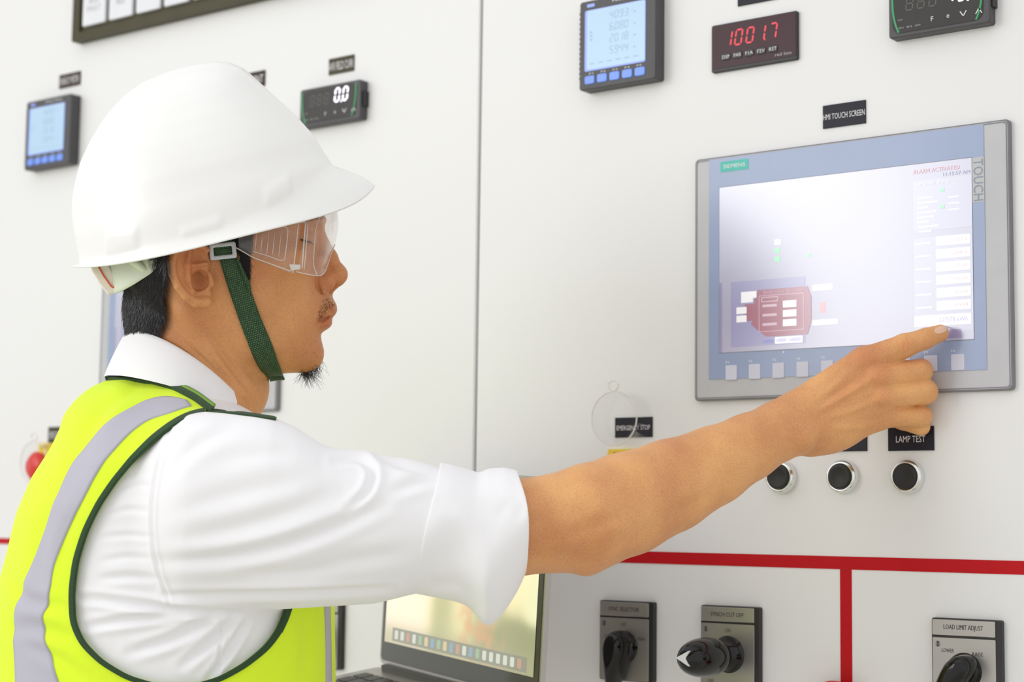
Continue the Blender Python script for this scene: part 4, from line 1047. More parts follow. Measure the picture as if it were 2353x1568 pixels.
# ------------------------------------------------------------------ shirt
TOP = [(300, 1010), (380, 975), (430, 955), (480, 948), (560, 948), (620, 955), (680, 982), (740, 1022), (790, 1036), (860, 1042), (940, 1058), (1000, 1074), (1060, 1092), (1120, 1108), (1220, 1120)]
BOT = [(300, 1380), (380, 1398), (430, 1402), (520, 1404), (640, 1401), (760, 1394), (860, 1388), (950, 1366), (1050, 1345), (1120, 1335), (1220, 1320)]
SLW = [(250, -325), (330, -335), (450, -355), (700, -370), (1000, -350), (1220, -333)]
SLH = [(250, 128), (330, 138), (430, 150), (600, 158), (1000, 138), (1220, 131)]
def sleeve(P):
    px, py, w = P[:, 0], P[:, 1], P[:, 2]; t, b = sitp(px, TOP), sitp(px, BOT); yc = (t+b)/2; h = (b-t)/2
    wc = sitp(px, SLW); hb = sitp(px, SLH)
    d = (np.sqrt(((py-yc)/h)**2+((w-wc)/hb)**2)-1)*np.minimum(h, hb)
    d = smax(d, px-1160, 6)
    cap = np.sqrt(np.maximum(0, (430-px)/125)**2+((py-yc)/h)**2+((w-wc)/hb)**2); cap = (cap-1)*np.minimum(h, hb)
    return np.where(px < 430, cap, d)
def farsleeve(P): return smin(seg(P, (460, 1110, 330, 128), (440, 1590, 420, 108)), seg(P, (440, 1590, 420, 108), (520, 1650, 390, 90)), 20)
def shirt(P):
    d = torso(P)
    d = smin(d, sleeve(P), 30)
    return smin(d, farsleeve(P), 30)
V, F = surfnets(shirt, (-40, 860, -620), (1190, 1800, 560), 4.4)
V = newton(shirt, V, 4, 2); Nn = normals(shirt, V, 2.0)
SH = [([(392, 985), (364, 1060), (350, 1150), (350, 1230), (362, 1310), (398, 1400)], 4, 3.5, 0.9),
      ([(372, 1290), (470, 1288), (600, 1268), (720, 1232), (810, 1195), (880, 1160)], 15, 8, 0.5), ([(410, 1235), (520, 1220), (660, 1180), (780, 1130)], 20, 4, 0.5),
      ([(380, 1368), (520, 1366), (700, 1362), (900, 1352)], 8, 6, 0.6), ([(395, 1180), (480, 1150), (600, 1120), (700, 1105)], 22, 3, 0.4), ([(392, 1080), (440, 1030), (510, 990), (560, 975)], 16, 3.5, 0.5),
      ([(500, 1060), (600, 1040), (690, 1040)], 18, 2.2, 0.4), ([(770, 1060), (830, 1052), (862, 1085), (846, 1135), (800, 1170)], 9, 5.5, 0.8), ([(870, 1050), (950, 1080), (1000, 1090)], 10, 4, .6), ([(900, 1130), (960, 1110), (1000, 1105)], 12, 4, .6),
      ([(700, 1310), (800, 1290), (930, 1270)], 18, 4, 0.5), ([(560, 1320), (660, 1318), (760, 1310)], 14, 3, 0.5),
      ([(250, 1180), (300, 1170), (345, 1176)], 7, 2.4, .3), ([(225, 1236), (290, 1230), (350, 1234)], 7, 2.6, .3), ([(230, 1290), (290, 1280), (352, 1284)], 8, 2.6, .3), ([(280, 1120), (320, 1112), (350, 1120)], 7, 2, .3),
      ([(180, 1372), (280, 1385), (400, 1402), (560, 1410)], 9, 7, 0.8), ([(200, 1440), (300, 1425), (420, 1412)], 9, 6, 0.7), ([(300, 1500), (400, 1470), (500, 1412)], 11, 6, 0.7), ([(420, 1530), (480, 1480), (540, 1415)], 10, 6, 0.7), ([(480, 1560), (530, 1490), (570, 1420)], 8, 5, 0.7),
      ([(509, 1415), (506, 1480), (500, 1560)], 4, 2.5, 0.6), ([(230, 1330), (300, 1325), (360, 1330)], 9, 4.5)]
near = np.clip((-V[:, 2]-60)/80, 0, 1)*(Nn[:, 2] < 0.2)
V = creases(V, Nn, SH, near*1.45)
mk('shirt', A2W(V), F, 'shirt_white', worker, world=True, label='white long sleeved shirt')
def shirtfn(P): return shirt(P)

# rolled cuff
CU_T = [(985, 1068), (1010, 1062), (1040, 1068), (1075, 1078), (1100, 1086), (1125, 1076), (1160, 1074), (1192, 1082), (1210, 1112), (1221, 1146)]
cuff_left = [(1013, 1062), (1006, 1110), (1000, 1160), (995, 1210), (984, 1270), (968, 1322), (950, 1365)]
cuff_right = [(1190, 1080), (1208, 1112), (1221, 1146), (1213, 1175), (1213, 1240), (1209, 1310), (1205, 1330)]
n, m = 44, 26
Lc = smoothline(cuff_left, n//2); Rc = smoothline(cuff_right, n//2)
rings = []
topc = lambda x: float(itp(np.array([x]), CU_T)[0])
CUB = [(948, 1364), (1000, 1374), (1045, 1383), (1075, 1394), (1092, 1412), (1108, 1437), (1122, 1440), (1142, 1428), (1166, 1398), (1188, 1362), (1204, 1330), (1209, 1310)]
for j in range(m):
    s = j/(m-1)
    # each ring is a tilted closed loop: near side runs from top outline to bottom outline along a slanted line
    xt = 1013+s*(1186-1013); yt = topc(xt)
    sb = s; xb_ = 948+sb*(1206-948); yb_ = float(itp(np.array([xb_]), CUB)[0])
    wc = -346+12*s; ring = []
    for i in range(n):
        a = 2*PI*i/n; c = math.cos(a); si = math.sin(a)      # c=1 top, c=-1 bottom, si>0 near side
        v = (1-c)/2; ed = 0.0
        if s > .8: ed = 26*math.sin(v*PI)*(s-.8)/.2*0.7
        x = xt+(xb_-xt)*v+ed+6*math.sin(a*3+s*5)*math.sin(v*PI)*.4; y = yt+(yb_-yt)*v
        hb = 143+7*math.sin(s*PI)+4*math.sin(a*4+s*7+1)*(math.sin(v*PI)**.5)+5*math.sin(s*9+v*3)
        ring.append((x, y, wc-si*hb*(0.92 if si < 0 else 1.0)))
    rings.append(ring)
def inset(r, k, dx):
    r = np.array(r); c = r.mean(0); o = c+(r-c)*k; o[:, 0] += dx; return o.tolist()
loops = [inset(rings[0], .93, 4), inset(rings[0], .975, -2)]+rings+[inset(rings[-1], .975, 3), inset(rings[-1], .93, 1), inset(rings[-1], .90, -14), inset(rings[-1], .88, -60)]
V = np.array([p for r in loops for p in r]); F = gridfaces(len(loops), n, True)
F = [f[::-1] for f in F]
# folds on the cuff
dC, sC, tC = linedist(V[:, 0], V[:, 1], [(1010, 1150), (1090, 1168), (1200, 1176)]); V[:, 2] += np.where(V[:, 2] < -360, 5*np.exp(-(dC/9)**2), 0)
dC, sC, tC = linedist(V[:, 0], V[:, 1], [(1000, 1345), (1050, 1340), (1085, 1370), (1100, 1395)]); V[:, 2] += np.where(V[:, 2] < -346, 16*np.exp(-(dC/14)**2), 0)
dC, sC, tC = linedist(V[:, 0], V[:, 1], [(1060, 1180), (1110, 1260), (1120, 1340)]); V[:, 2] -= np.where(V[:, 2] < -360, 6*np.exp(-(dC/26)**2), 0)
cuff = mk('cuff', A2W(V), F, 'shirt_white', worker, world=True, label='thick rolled up white cuff')
cuff.modifiers.new('smooth', 'SUBSURF').levels = 1; cuff.modifiers['smooth'].render_levels = 2

# collar
n, m = 72, 12; V = []
for j in range(m):
    t = j/(m-1)
    for i in range(n):
        a = 2*PI*i/n; c, s = math.cos(a), math.sin(a)     # c=-1 back, s=1 near
        u = (1-c)/2                                       # 0 front, 1 back
        # top edge
        xt, yt, wt = 437-137*(-c), 855+93*c, -158*s
        bul = -42*abs(s)**1.5
        top = np.array([433+144*c, yt+bul, wt])
        bot = np.array([400+162*c, 914+46*c-24*abs(s), -205*s])
        mid = (top+bot)/2+np.array([6*c, 0, -10*s])
        p = top*(1-t)**2+2*t*(1-t)*mid+bot*t*t; V.append(p)
V = np.array(V)
o_ = V.copy(); cen = np.array([430., 0, 0])
inner = V.copy(); dxy = V-np.array([430., 0, 0]); dxy[:, 1] = 0; dxy /= np.linalg.norm(dxy, axis=1)[:, None]; inner -= dxy*7
Vc = np.r_[V, inner]; Fc = gridfaces(m, n, True); b = n*m
Fc = Fc+[tuple(i+b for i in f[::-1]) for f in Fc]+[(i+b, (i+1) % n+b, (i+1) % n, i) for i in range(n)]
mk('collar', A2W(Vc), Fc, 'shirt_white', worker, world=True, label='white turned down shirt collar')

# ------------------------------------------------------------------ vest
HOLE = [(440, 953), (400, 973), (350, 1010), (302, 1058), (262, 1106), (226, 1160), (196, 1220), (174, 1290), (165, 1360), (167, 1430), (188, 1478), (232, 1522), (292, 1558), (360, 1578), (440, 1580), (505, 1562), (562, 1530), (612, 1490), (642, 1450), (662, 1400), (690, 1300), (700, 1200), (690, 1080), (640, 985), (580, 950), (500, 940)]
HOLES = smoothline(HOLE+[HOLE[0]], 140, 2)[:-1]
NECKP = [(150, 600), (244, 862), (290, 866), (345, 872), (400, 886), (450, 912), (492, 945), (530, 985), (600, 1010), (800, 940), (800, 600)]
def vest(P):
    d = vesthull(P)
    hole = smax(polydist(P[:, 0], P[:, 1], HOLES), P[:, 2]+110, 4)
    d = smax(d, -hole, 2)
    nk = polydist(P[:, 0], P[:, 1], NECKP); d = smax(d, -nk, 2)
    return d
V, F = surfnets(vest, (-60, 850, -480), (800, 1830, 480), 4.4); V = newton(vesthull, V, 0.0, 0)
Nn = normals(vesthull, V, 3.0)
V0 = V.copy()
on = np.abs(vesthull(V.astype(np.float32))) < 3.5
Vn_ = newton(vesthull, V, 3, 2); V = np.where(on[:, None], Vn_, V)
VS = [([(250, 880), (215, 950), (190, 1040), (150, 1130)], 22, 6, .6), ([(330, 885), (250, 930), (205, 990)], 14, 5, .6), ([(30, 1330), (60, 1380), (150, 1400)], 14, 6, .6), ([(20, 1450), (80, 1440), (170, 1470)], 16, 6, .6), ([(110, 1180), (90, 1280), (95, 1380)], 16, 5, .5),
      ([(200, 1130), (150, 1230), (130, 1320)], 12, 3, .5), ([(700, 1400), (705, 1480), (700, 1568)], 16, 4, .5), ([(60, 1480), (130, 1510), (200, 1568)], 14, 5, .6)]
V = creases(V, Nn, VS, (on & (Nn[:, 2] < 0.3)).astype(np.float32))
vst = mk('vest', A2W(V), F, 'vest_fluo', worker, world=True, label='fluorescent yellow green safety vest')
def vf(P): return vesthull(P)
TL = [(430, 922), (391, 909), (345, 915), (283, 952), (226, 994), (187, 1031), (158, 1076), (136, 1133), (113, 1190), (91, 1246), (68, 1320), (45, 1377), (33, 1422), (34, 1484), (37, 1580)]
TR = [(440, 934), (428, 936), (391, 952), (345, 962), (306, 989), (266, 1031), (232, 1076), (204, 1127), (175, 1178), (153, 1224), (136, 1269), (122, 1309), (118, 1360), (102, 1416), (99, 1456), (113, 1490), (139, 1580)]
ribbon_on(vf, TL, TR, 90, 10, 3.0, 8.0, 'reflective_tape', 'reflective_tape', vst, cre=VS)
ribbon_on(vf, [(744, 1380), (746, 1460), (748, 1580)], [(757, 1380), (759, 1460), (761, 1580)], 24, 4, 2.6, 4.0, 'reflective_tape', 'reflective_tape', vst)
def bind(name, path, wd, fn, off, n=160, mat='binding_green', stitch=None, w0=-800):
    c = smoothline(path, n, 2); T = np.gradient(c, axis=0); T /= np.linalg.norm(T, axis=1)[:, None]; Nr = np.c_[-T[:, 1], T[:, 0]]
    o, P = ribbon_on(fn, c-Nr*wd/2, c+Nr*wd/2, n, 5, off, 9.0, name, mat, vst)
    if stitch: ribbon_on(fn, c-Nr*(wd*stitch[0]), c+Nr*(wd*stitch[1]), n, 3, off+1.2, 2.0, name+'_stripe', 'binding_stitch', o)
    return o
arm_path = HOLE[:20]
bind('armhole_binding', [(470, 948)]+arm_path, 12, vf, 5, 200)
bind('armhole_binding', [(640, 1452), (655, 1420), (664, 1392), (672, 1360)], 13, vf, 5, 40)
bind('neck_binding', [(243, 863), (290, 868), (345, 874), (400, 888), (450, 914), (488, 943)], 17, vf, 8, 100, stitch=(0.42, -0.05))
bind('shoulder_binding', [(478, 944), (520, 949), (560, 952), (600, 958), (634, 964)], 7, lambda P: shirt(P), 3, 40)

# ------------------------------------------------------------------ hard hat
O_ = np.array([470., 555.]); e1_ = np.array([.970, -.242]); e2_ = np.array([-.242, -.970])
HBK = [(-10, -289), (20, -290), (97, -287), (140, -280), (175, -270), (212, -252), (248, -232), (290, -198), (332, -154), (355, -122), (375, -88), (390, -48), (399, 0), (403, 52)]
HFR = [(-10, 322), (40, 326), (80, 328), (107, 326), (132, 317), (177, 302), (230, 274), (270, 248), (310, 221), (345, 198), (366, 183), (385, 156), (397, 122), (403, 56)]
HLT = [(-10, 262), (100, 262), (140, 258), (175, 251), (212, 238), (248, 221), (290, 195), (332, 160), (355, 134), (375, 104), (390, 70), (399, 36), (403, 2)]
nT = 264; th = np.linspace(0, 2*PI, nT, False); ct, st_ = np.cos(th), np.sin(th)
def sup(c, s, n=2.25): l = (np.abs(c)**n+np.abs(s)**n)**(1/n); return c/l, s/l
c2, s2 = sup(ct, st_)
front = np.clip(ct, 0, 1)**1.6
k0 = 20+78*front                                   # level where the dome ends
out_k = np.where(ct > 0, -6+38*np.clip(ct, 0, 1)**9, -6+26*np.clip(-ct, 0, 1)**3)
ext = 17+66*np.clip(ct, 0, 1)**2.2
def domept(k, crest=True):
    hb, hf, lt = itp(k, HBK), itp(k, HFR), itp(k, HLT); hc, a = (hb+hf)/2, (hf-hb)/2
    h = hc+a*c2; w_ = lt*s2
    return h, w_, hc, a, lt
rows = []
def smst(x, a, b): t = np.clip((x-a)/(b-a), 0, 1); return t*t*(3-2*t)
def push(h, w_, k, am):
    """radial outward displacement"""
    r = np.stack([h-15, w_, np.maximum(0, k-60)], 1); r /= np.linalg.norm(r, axis=1)[:, None]+1e-9
    return h+r[:, 0]*am, w_+r[:, 1]*am, k+r[:, 2]*am
def relief(h, w_, k):
    px = O_[0]+e1_[0]*h+e2_[0]*k; py = O_[1]+e1_[1]*h+e2_[1]*k; aw = np.abs(w_); am = np.zeros(len(h))
    # central crest
    wdt = 66-0.05*np.abs(h); am -= 9*smst(aw, wdt-7, wdt+9)*smst(k, 60, 150)
    def boss(x0, x1, y0, y1, hgt, sh=0, sl=-.25, s=6):
        yy = py-(px-(x0+x1)/2)*sl
        return hgt*smst(px, x0-s/2, x0+s/2)*(1-smst(px, x1-s/2, x1+s/2))*smst(yy, y0-s/2, y0+s/2)*(1-smst(yy, y1-s/2, y1+s/2))*(aw > 60)
    am += boss(244, 316, 528, 600, 5, sl=-.12)+boss(417, 508, 513, 545, 5, sl=-.28)+boss(608, 668, 418, 462, 5, sl=-.55)
    return push(h, w_, k, am)
# underside-to-rim-to-dome rows
hD, wD, hc, a, lt = domept(k0); 
rowsP = []
for t in np.linspace(0, 1, 10):                    # brim top from outer edge to dome foot
    oh = hD+c2*ext; ow = wD+s2*(17+30*np.clip(ct, 0, 1)**2*np.abs(st_)*0)
    hh_ = oh+(hD-oh)*t; ww_ = ow+(wD-ow)*t; kk = out_k+(k0-out_k)*((0.35*t+0.65*t**2.0)*(1-front)+front*(t**0.72))
    rowsP.append(np.stack([hh_, ww_, kk], 1))
for t in np.linspace(0, 1, 96)[1:]:
    kk = k0+(403-k0)*(1-(1-t)**1.9); kk = np.minimum(kk, 402.6)
    h, w_, *_ = domept(kk); h, w_, kk = relief(h, w_, kk); rowsP.append(np.stack([h, w_, kk], 1))
G = np.array(rowsP); 
for _ in range(2): G[1:-1] = G[1:-1]*.6+(G[:-2]+G[2:])*.2
G[10:] = G[10:]
nR = len(G)
def hk2A(G): 
    G = G.reshape(-1, 3); return np.c_[O_[0]+e1_[0]*G[:, 0]+e2_[0]*G[:, 2], O_[1]+e1_[1]*G[:, 0]+e2_[1]*G[:, 2], -G[:, 1]]
top = G[-1].mean(0); inn = G.copy(); cg = np.array([15., 0, 60.])
# inner shell and lower lip
dirn = G-cg; dirn[..., 2] = np.maximum(dirn[..., 2], 0); dirn /= np.linalg.norm(dirn, axis=2)[..., None]
inn = G-dirn*7; inn[:9] = G[:9]-np.array([0, 0, 5.0])
lip = G[0]-np.array([0, 0, 3.0])+np.stack([c2, s2, c2*0], 1)*1.5
allr = [inn[i] for i in range(nR-1, -1, -1)]+[lip]+[G[i] for i in range(nR)]
V = hk2A(np.concatenate(allr)); nn_ = len(allr); F = gridfaces(nn_, nT, True)
V = np.r_[V, hk2A(top[None]-np.array([[0, 0, 7.]])), hk2A(top[None])]
F += [(nn_*nT, (i+1) % nT, i) for i in range(nT)]+[(nn_*nT+1, (nn_-1)*nT+i, (nn_-1)*nT+(i+1) % nT) for i in range(nT)]
hat = thing('hard_hat', 'glossy white hard hat with short front brim worn on the man\'s head', 'hard hat', A2W(np.array([[470., 555., 0.]]))[0])
F = [f[::-1] for f in F]
shell = mk('shell', A2W(V), F, 'helmet_white', hat, world=True, label='glossy white shell')
# nape band
n, m = 60, 9; P = []
for i in range(n):
    t = i/(n-1); a = PI*(0.5+t)                   # from near temple round the back to the far side
    c, s = math.cos(a), math.sin(a)
    x = 395+168*c; w_ = -165*s; u = max(0, -c)
    yt = 560+30*u; yb = itp(np.array([x]), [(215, 655), (250, 676), (268, 671), (300, 655), (345, 628), (372, 602), (392, 585)])[0]
    for j in range(m):
        q = j/(m-1); P.append((x+9*q*u, yt+(yb-yt)*q, w_*(1-.02*q)))
P = np.array(P); Nd = P-np.array([395., 0, 0]); Nd[:, 1] = 0; Nd /= np.linalg.norm(Nd, axis=1)[:, None]
V, F = slab_grid(P, Nd, n, m, 4); mk('nape_band', A2W(V), F, 'suspension_plastic', hat, world=True, label='pale green plastic nape band')
V, F = tube([(300, 598, -152), (315, 606, -150), (330, 618, -146), (338, 622, -142)], [9, 10, 9, 6], 10); mk('band_rib', A2W(np.array(V)), F, 'suspension_plastic', hat, world=True)
# ratchet box at the back
KN = [(203, 600), (212, 625), (228, 652), (249, 679), (262, 675), (282, 664), (262, 630), (245, 600)]
MBk = []; 
def prism(poly, w0_, w1_, mat, name, parent, bev=5, label=None):
    n = len(poly); p = np.array(poly, float); c = p.mean(0); q = c+(p-c)*(1-bev/max(np.abs(p-c).max(), 1))
    rings_ = [(q, w0_), (p, w0_+bev), (p, w1_-bev), (q, w1_)]; V = np.array([(x[0], x[1], w_) for r, w_ in rings_ for x in r])
    F = gridfaces(4, n, True)+[tuple(range(n))[::-1], tuple(3*n+i for i in range(n))]
    return mk(name, A2W(V), F, mat, parent, smooth=False, world=True, label=label)
prism(KN, -88, 88, 'knob_plastic', 'ratchet_housing', hat, label='cream ratchet housing')
V, F = tube([(226, 612, -90), (238, 634, -90), (256, 659, -90), (264, 662, -90)], 1.8, 6); mk('size_mark', A2W(np.array(V)), F, 'orange_mark', hat, world=True)
V, F = tube([(352, 617, -150), (358, 630, -150), (368, 633, -152), (378, 626, -154), (384, 610, -158)], 1.4, 6); mk('cord', A2W(np.array(V)), F, 'binding_green', hat, world=True)

# chin strap
def hf2(P): return headfn(P)
sl = [(492, 520), (494, 545), (497, 570), (503, 592), (517, 640), (535, 695), (556, 755), (578, 808), (598, 850), (612, 866)]
sr = [(528, 510), (530, 540), (534, 565), (541, 590), (566, 640), (580, 680), (600, 735), (622, 790), (640, 835), (650, 858)]
strap, SP = ribbon_on(hf2, sl, sr, 110, 7, 7.0, 5.0, 'chin_strap', 'strap_webbing', hat, uvs=(1/5.0, 9.0), smooth_it=14)
# continuation under the jaw to the far side
end = SP[-1]; n2 = 14; P = []
for i in range(n2):
    t = i/(n2-1)
    for j in range(7):
        p = end[j].copy(); w0_ = p[2]; p[2] = w0_*(1-2*t); p[1] += 9*math.sin(t*PI)**.6; p[0] += 4*math.sin(t*PI); P.append(p)
V, F = slab_grid(P, np.tile([0, 1., 0], (n2*7, 1)), n2, 7, 5.0)
uvv = np.tile(np.stack([np.tile(np.linspace(0, 9, 7), n2), np.repeat(np.arange(n2)*2.6, 7)], 1), (2, 1)); mk('under_chin_strap', A2W(V), F, 'strap_webbing', hat, world=True, uv=uvv)
ribbon_on(lambda P: headfn(P)-9, [(540, 592), (552, 620), (563, 650), (570, 668)], [(545, 590), (558, 615), (574, 650), (577, 664)], 20, 3, 3.5, 5.0, 'strap_tail', 'strap_webbing', hat, uvs=(1/5.0, 2.0))
# buckle
bc = np.array([512., 577.]); ang = math.radians(-6)
def bk(x, y): return (bc[0]+x*math.cos(ang)-y*math.sin(ang), bc[1]+x*math.sin(ang)+y*math.cos(ang))
wb = float(SP[30, 3, 2])-12
wbx = float(raycast(hf2, [512], [577])[0])-17
def rring(w2, h2, r, n=5): return [bk(x, y) for x, y in rr(-w2, w2, -h2, h2, r, n)]
out_, inn_ = rring(31, 19, 5), rring(21, 9.5, 2.5); nn2 = len(out_)
V = [(x, y, wbx+z) for R2, z in ((out_, 5), (out_, -2), ([(a*.9+b*.1, c*.9+d*.1) for (a, c), (b, d) in zip(out_, inn_)], -4), ([(a*.15+b*.85, c*.15+d*.85) for (a, c), (b, d) in zip(out_, inn_)], -4), (inn_, -2), (inn_, 5)) for x, y in R2]
F = gridfaces(6, nn2, True); mk('buckle', A2W(np.array(V)), F, 'buckle_plastic', hat, world=True, label='grey plastic buckle')
V = []; 
for i in range(9):
    for j in range(5): x, y = bk(-20+j*10, -10+i*2.5); V.append((x, y, wbx-2.5*math.sin(i/8*PI)+1))
V, F = slab_grid(V, np.tile([0, 0, -1.], (45, 1)), 9, 5, 4); uvv = np.tile(np.stack([np.tile(np.linspace(0, 9, 5), 9), np.repeat(np.arange(9)*.5, 5)], 1), (2, 1)); mk('buckle_webbing', A2W(V), F, 'strap_webbing', hat, world=True, uv=uvv)

# ------------------------------------------------------------------ safety glasses
gl = thing('safety_glasses', 'clear plastic safety glasses with vented side shields worn by the man', 'safety glasses', A2W(np.array([[700., 560., 0.]]))[0])
def lensrow(pts, name, label=None, mirror=True, mat='clear_plastic'):
    # pts: columns of (xt, yt, xb, yb, w)
    out = []
    for sg in (1, -1):
        C = resample(pts, 26); m = 9; P = []
        for c in C:
            for j in range(m):
                q = j/(m-1); P.append((c[0]+(c[2]-c[0])*q+3*math.sin(q*PI), c[1]+(c[3]-c[1])*q, c[4]*sg))
        P = np.array(P); out.append(P)
    return out
lens_cols = [(702, 500, 680, 624, -172), (722, 496, 706, 630, -160), (740, 490, 724, 633, -142), (752, 486, 738, 633, -118), (762, 482, 746, 626, -90), (768, 479, 754, 606, -60), (772, 477, 762, 580, -34), (774, 476, 768, 566, -14), (775, 476, 770, 562, 0)]
C = resample(lens_cols, 30); full = [tuple(c) for c in C]+[(c[0], c[1], c[2], c[3], -c[4]) for c in C[::-1][1:]]
m = 11; P = []
for c in full:
    for j in range(m): q = j/(m-1); P.append((c[0]+(c[2]-c[0])*q+5*math.sin(q*PI), c[1]+(c[3]-c[1])*q, c[4]))
P = np.array(P); n = len(full); Pg = P.reshape(n, m, 3); du = np.gradient(Pg, axis=0); dv = np.gradient(Pg, axis=1); Nl = np.cross(dv, du).reshape(-1, 3); Nl /= np.linalg.norm(Nl, axis=1)[:, None]
if Nl[n*m//2, 0] < 0: Nl = -Nl
mk('lens', A2W(P), gridfaces(n, m), 'clear_plastic', gl, world=True, label='clear wraparound lens').modifiers.new('thick', 'SOLIDIFY').thickness = 0.0010
def gtube(pts, r, name, mat='clear_edge', parent=gl, both=False):
    V, F = tube(smoothline(pts, max(12, len(pts)*6), 1) if len(pts) > 2 else pts, r, 6)
    return mk(name, A2W(np.array(V)), F, mat, parent, world=True)
bot = [(c[2], c[3]+.5, c[4]) for c in full]; topl = [(c[0], c[1], c[4]) for c in full]
gtube(bot, 1.3, 'lens_edge'); gtube(topl, 1.3, 'lens_edge')
gtube([(742, 489, -141), (731, 505, -148), (725, 530, -150), (722, 570, -150), (720, 610, -148), (728, 632, -143)], 1.1, 'lens_fold')
gtube([(702, 512, -173), (698, 560, -173), (694, 617, -172)], 1.6, 'lens_rib'); gtube([(708, 510, -171), (704, 560, -171), (699, 620, -170)], 1.0, 'lens_rib')
for sg in (1, -1):
    # side shield
    SS = [(530, 560), (545, 520), (600, 506), (690, 500), (700, 502), (678, 627), (660, 620), (610, 601), (580, 590), (556, 577)]
    cols = []
    for x in np.linspace(548, 694, 26):
        yt = float(itp(np.array([x]), [(532, 556), (545, 530), (600, 508), (694, 500)])[0]); yb = float(itp(np.array([x]), [(532, 566), (556, 576), (581, 591), (612, 602), (669, 623), (694, 628)])[0])
        xe = 0
        cols.append((x, yt, x-(x-560)/140*20 if x > 560 else x, yb, sg*float(itp(np.array([x]), [(532, -197), (600, -193), (694, -174)])[0])))
    m = 7; P = np.array([(c[0]+(c[2]-c[0])*q, c[1]+(c[3]-c[1])*q, c[4]) for c in cols for q in np.linspace(0, 1, m)])
    o = mk('side_shield', A2W(P), gridfaces(len(cols), m), 'clear_plastic', gl, world=True, label='clear side shield'); o.modifiers.new('thick', 'SOLIDIFY').thickness = 0.0012
    if sg == 1:
        W_ = lambda x: float(itp(np.array([x]), [(532, -199), (600, -195), (694, -176)])[0])-1
        def L(p): return [(x, y, W_(x)) for x, y in p]
        gtube(L([(584, 527), (620, 524), (655, 521), (662, 523), (661, 540), (657, 575), (654, 598), (648, 600), (620, 590), (581.6, 577.6)]), 1.1, 'vent_rib', parent=o)
        for (a, b) in (((590, 531), (586, 575)), ((604, 530), (599, 578)), ((618, 529), (613, 583)), ((632, 528), (626, 586)), ((647, 526), (640, 591))): gtube(L([a, b]), 0.9, 'vent_rib', parent=o)
        gtube(L([(540, 568), (556, 577), (581, 592), (612, 603), (669, 624)]), 1.4, 'shield_edge', parent=o)
        gtube(L([(600, 508), (650, 504), (678, 503)]), 1.2, 'shield_edge', parent=o)
        gtube(L([(686, 512), (680, 570), (673, 629)]), 1.3, 'hinge_rib', parent=o)
        prism([(676, 503), (700, 501), (702, 512), (682, 514), (678, 519)], -186, -172, 'clear_edge', 'hinge_clip', gl, 2); prism([(664, 607), (691, 608), (690, 619), (668, 623)], -185, -171, 'clear_edge', 'hinge_clip', gl, 2)

# ------------------------------------------------------------------ laptop
def px2w(px, py, d): return CAM+d*(FW+R_*((px-CX)/F_PX)-U_*((py-CY)/F_PX))
BL = px2w(872, 1528, 1.885); BR = px2w(1222, 1622, 1.64); TR_ = px2w(1249, 1100, 1.655)
hx = BR-BL; LW = 0.304; hx /= np.linalg.norm(hx); up = TR_-BR; up -= hx*np.dot(up, hx); up /= np.linalg.norm(up); LH = 0.2115
nl = np.cross(hx, up)
if nl@(CAM-BL) < 0: nl = -nl
fwd = nl*0.985-up*0.17; zz_ = np.cross(hx, fwd); zz_ *= np.sign(zz_@up)
lap = thing('laptop', 'open laptop with a yellowish reflecting screen behind and below the raised arm', 'laptop', BL)
def lb(a0, a1, b0, b1, c0, c1, ex, ey, ez, O, mat, mb, r=0.0):
    P = rr(a0, a1, b0, b1, r, 4) if r else [(a0, b0), (a1, b0), (a1, b1), (a0, b1)]
    n = len(P); V = [O+ex*p[0]+ey*p[1]+ez*c-BL for c in (c0, c1) for p in P]
    F = [tuple(range(n))[::-1], tuple(range(n, 2*n))]+[(i, (i+1) % n, n+(i+1) % n, n+i) for i in range(n)]; mb.add(V, F, mat)
mb = MB(); lb(0, LW, 0.002, LH, -0.006, 0, hx, up, nl, BL, 'laptop_metal', mb, 0.008); lid = mb.build('lid', lap)
mb = MB(); lb(0.003, LW-0.003, 0.006, LH-0.003, 0.0, 0.0006, hx, up, nl, BL, 'laptop_dark', mb, 0.006); bz = mb.build('bezel', lid, label='black bezel')
mb = MB(); lb(0.009, LW-0.009, 0.026, LH-0.010, 0.0006, 0.0009, hx, up, nl, BL, 'laptop_screen', mb) if False else None
pm('lap_yellow', (0.10, 0.09, 0.05), 0.12, emit=(0.93, 0.82, 0.48), es=0.62, noise=0.02, coat=0.3)
pm('lap_cream', (0.10, 0.09, 0.07), 0.12, emit=(1.0, 0.88, 0.68), es=0.80, noise=0.02, coat=0.3)
pm('lap_green', (0.05, 0.06, 0.03), 0.12, emit=(0.36, 0.40, 0.20), es=0.55, noise=0.02, coat=0.3)
pm('lap_orange', (0.10, 0.05, 0.03), 0.12, emit=(0.95, 0.48, 0.24), es=0.6, noise=0.02, coat=0.3)
pm('lap_moss', (0.05, 0.05, 0.03), 0.12, emit=(0.24, 0.26, 0.14), es=0.6, noise=0.02, coat=0.3)
pm('lap_dock', (0.1, 0.1, 0.09), 0.12, emit=(0.42, 0.42, 0.32), es=0.6, noise=0.02, coat=0.3)
for nm, c in (('icon_white', (0.85, 0.88, 0.75)), ('icon_blue', (0.35, 0.5, 0.62)), ('icon_red', (0.72, 0.42, 0.30)), ('icon_green', (0.45, 0.62, 0.40)), ('icon_yellow', (0.85, 0.72, 0.42))): pm(nm, (.1, .1, .1), 0.2, emit=c, es=0.7, noise=0.02)
mb = MB(); s0, s1, t0, t1 = 0.010, LW-0.010, 0.026, LH-0.010; sw_, sh_ = s1-s0, t1-t0
lb(s0, s1, t0, t1, 0.0006, 0.0009, hx, up, nl, BL, 'laptop_dark', mb); scr = mb.build('screen', lid, label='glowing screen with a yellow picture')
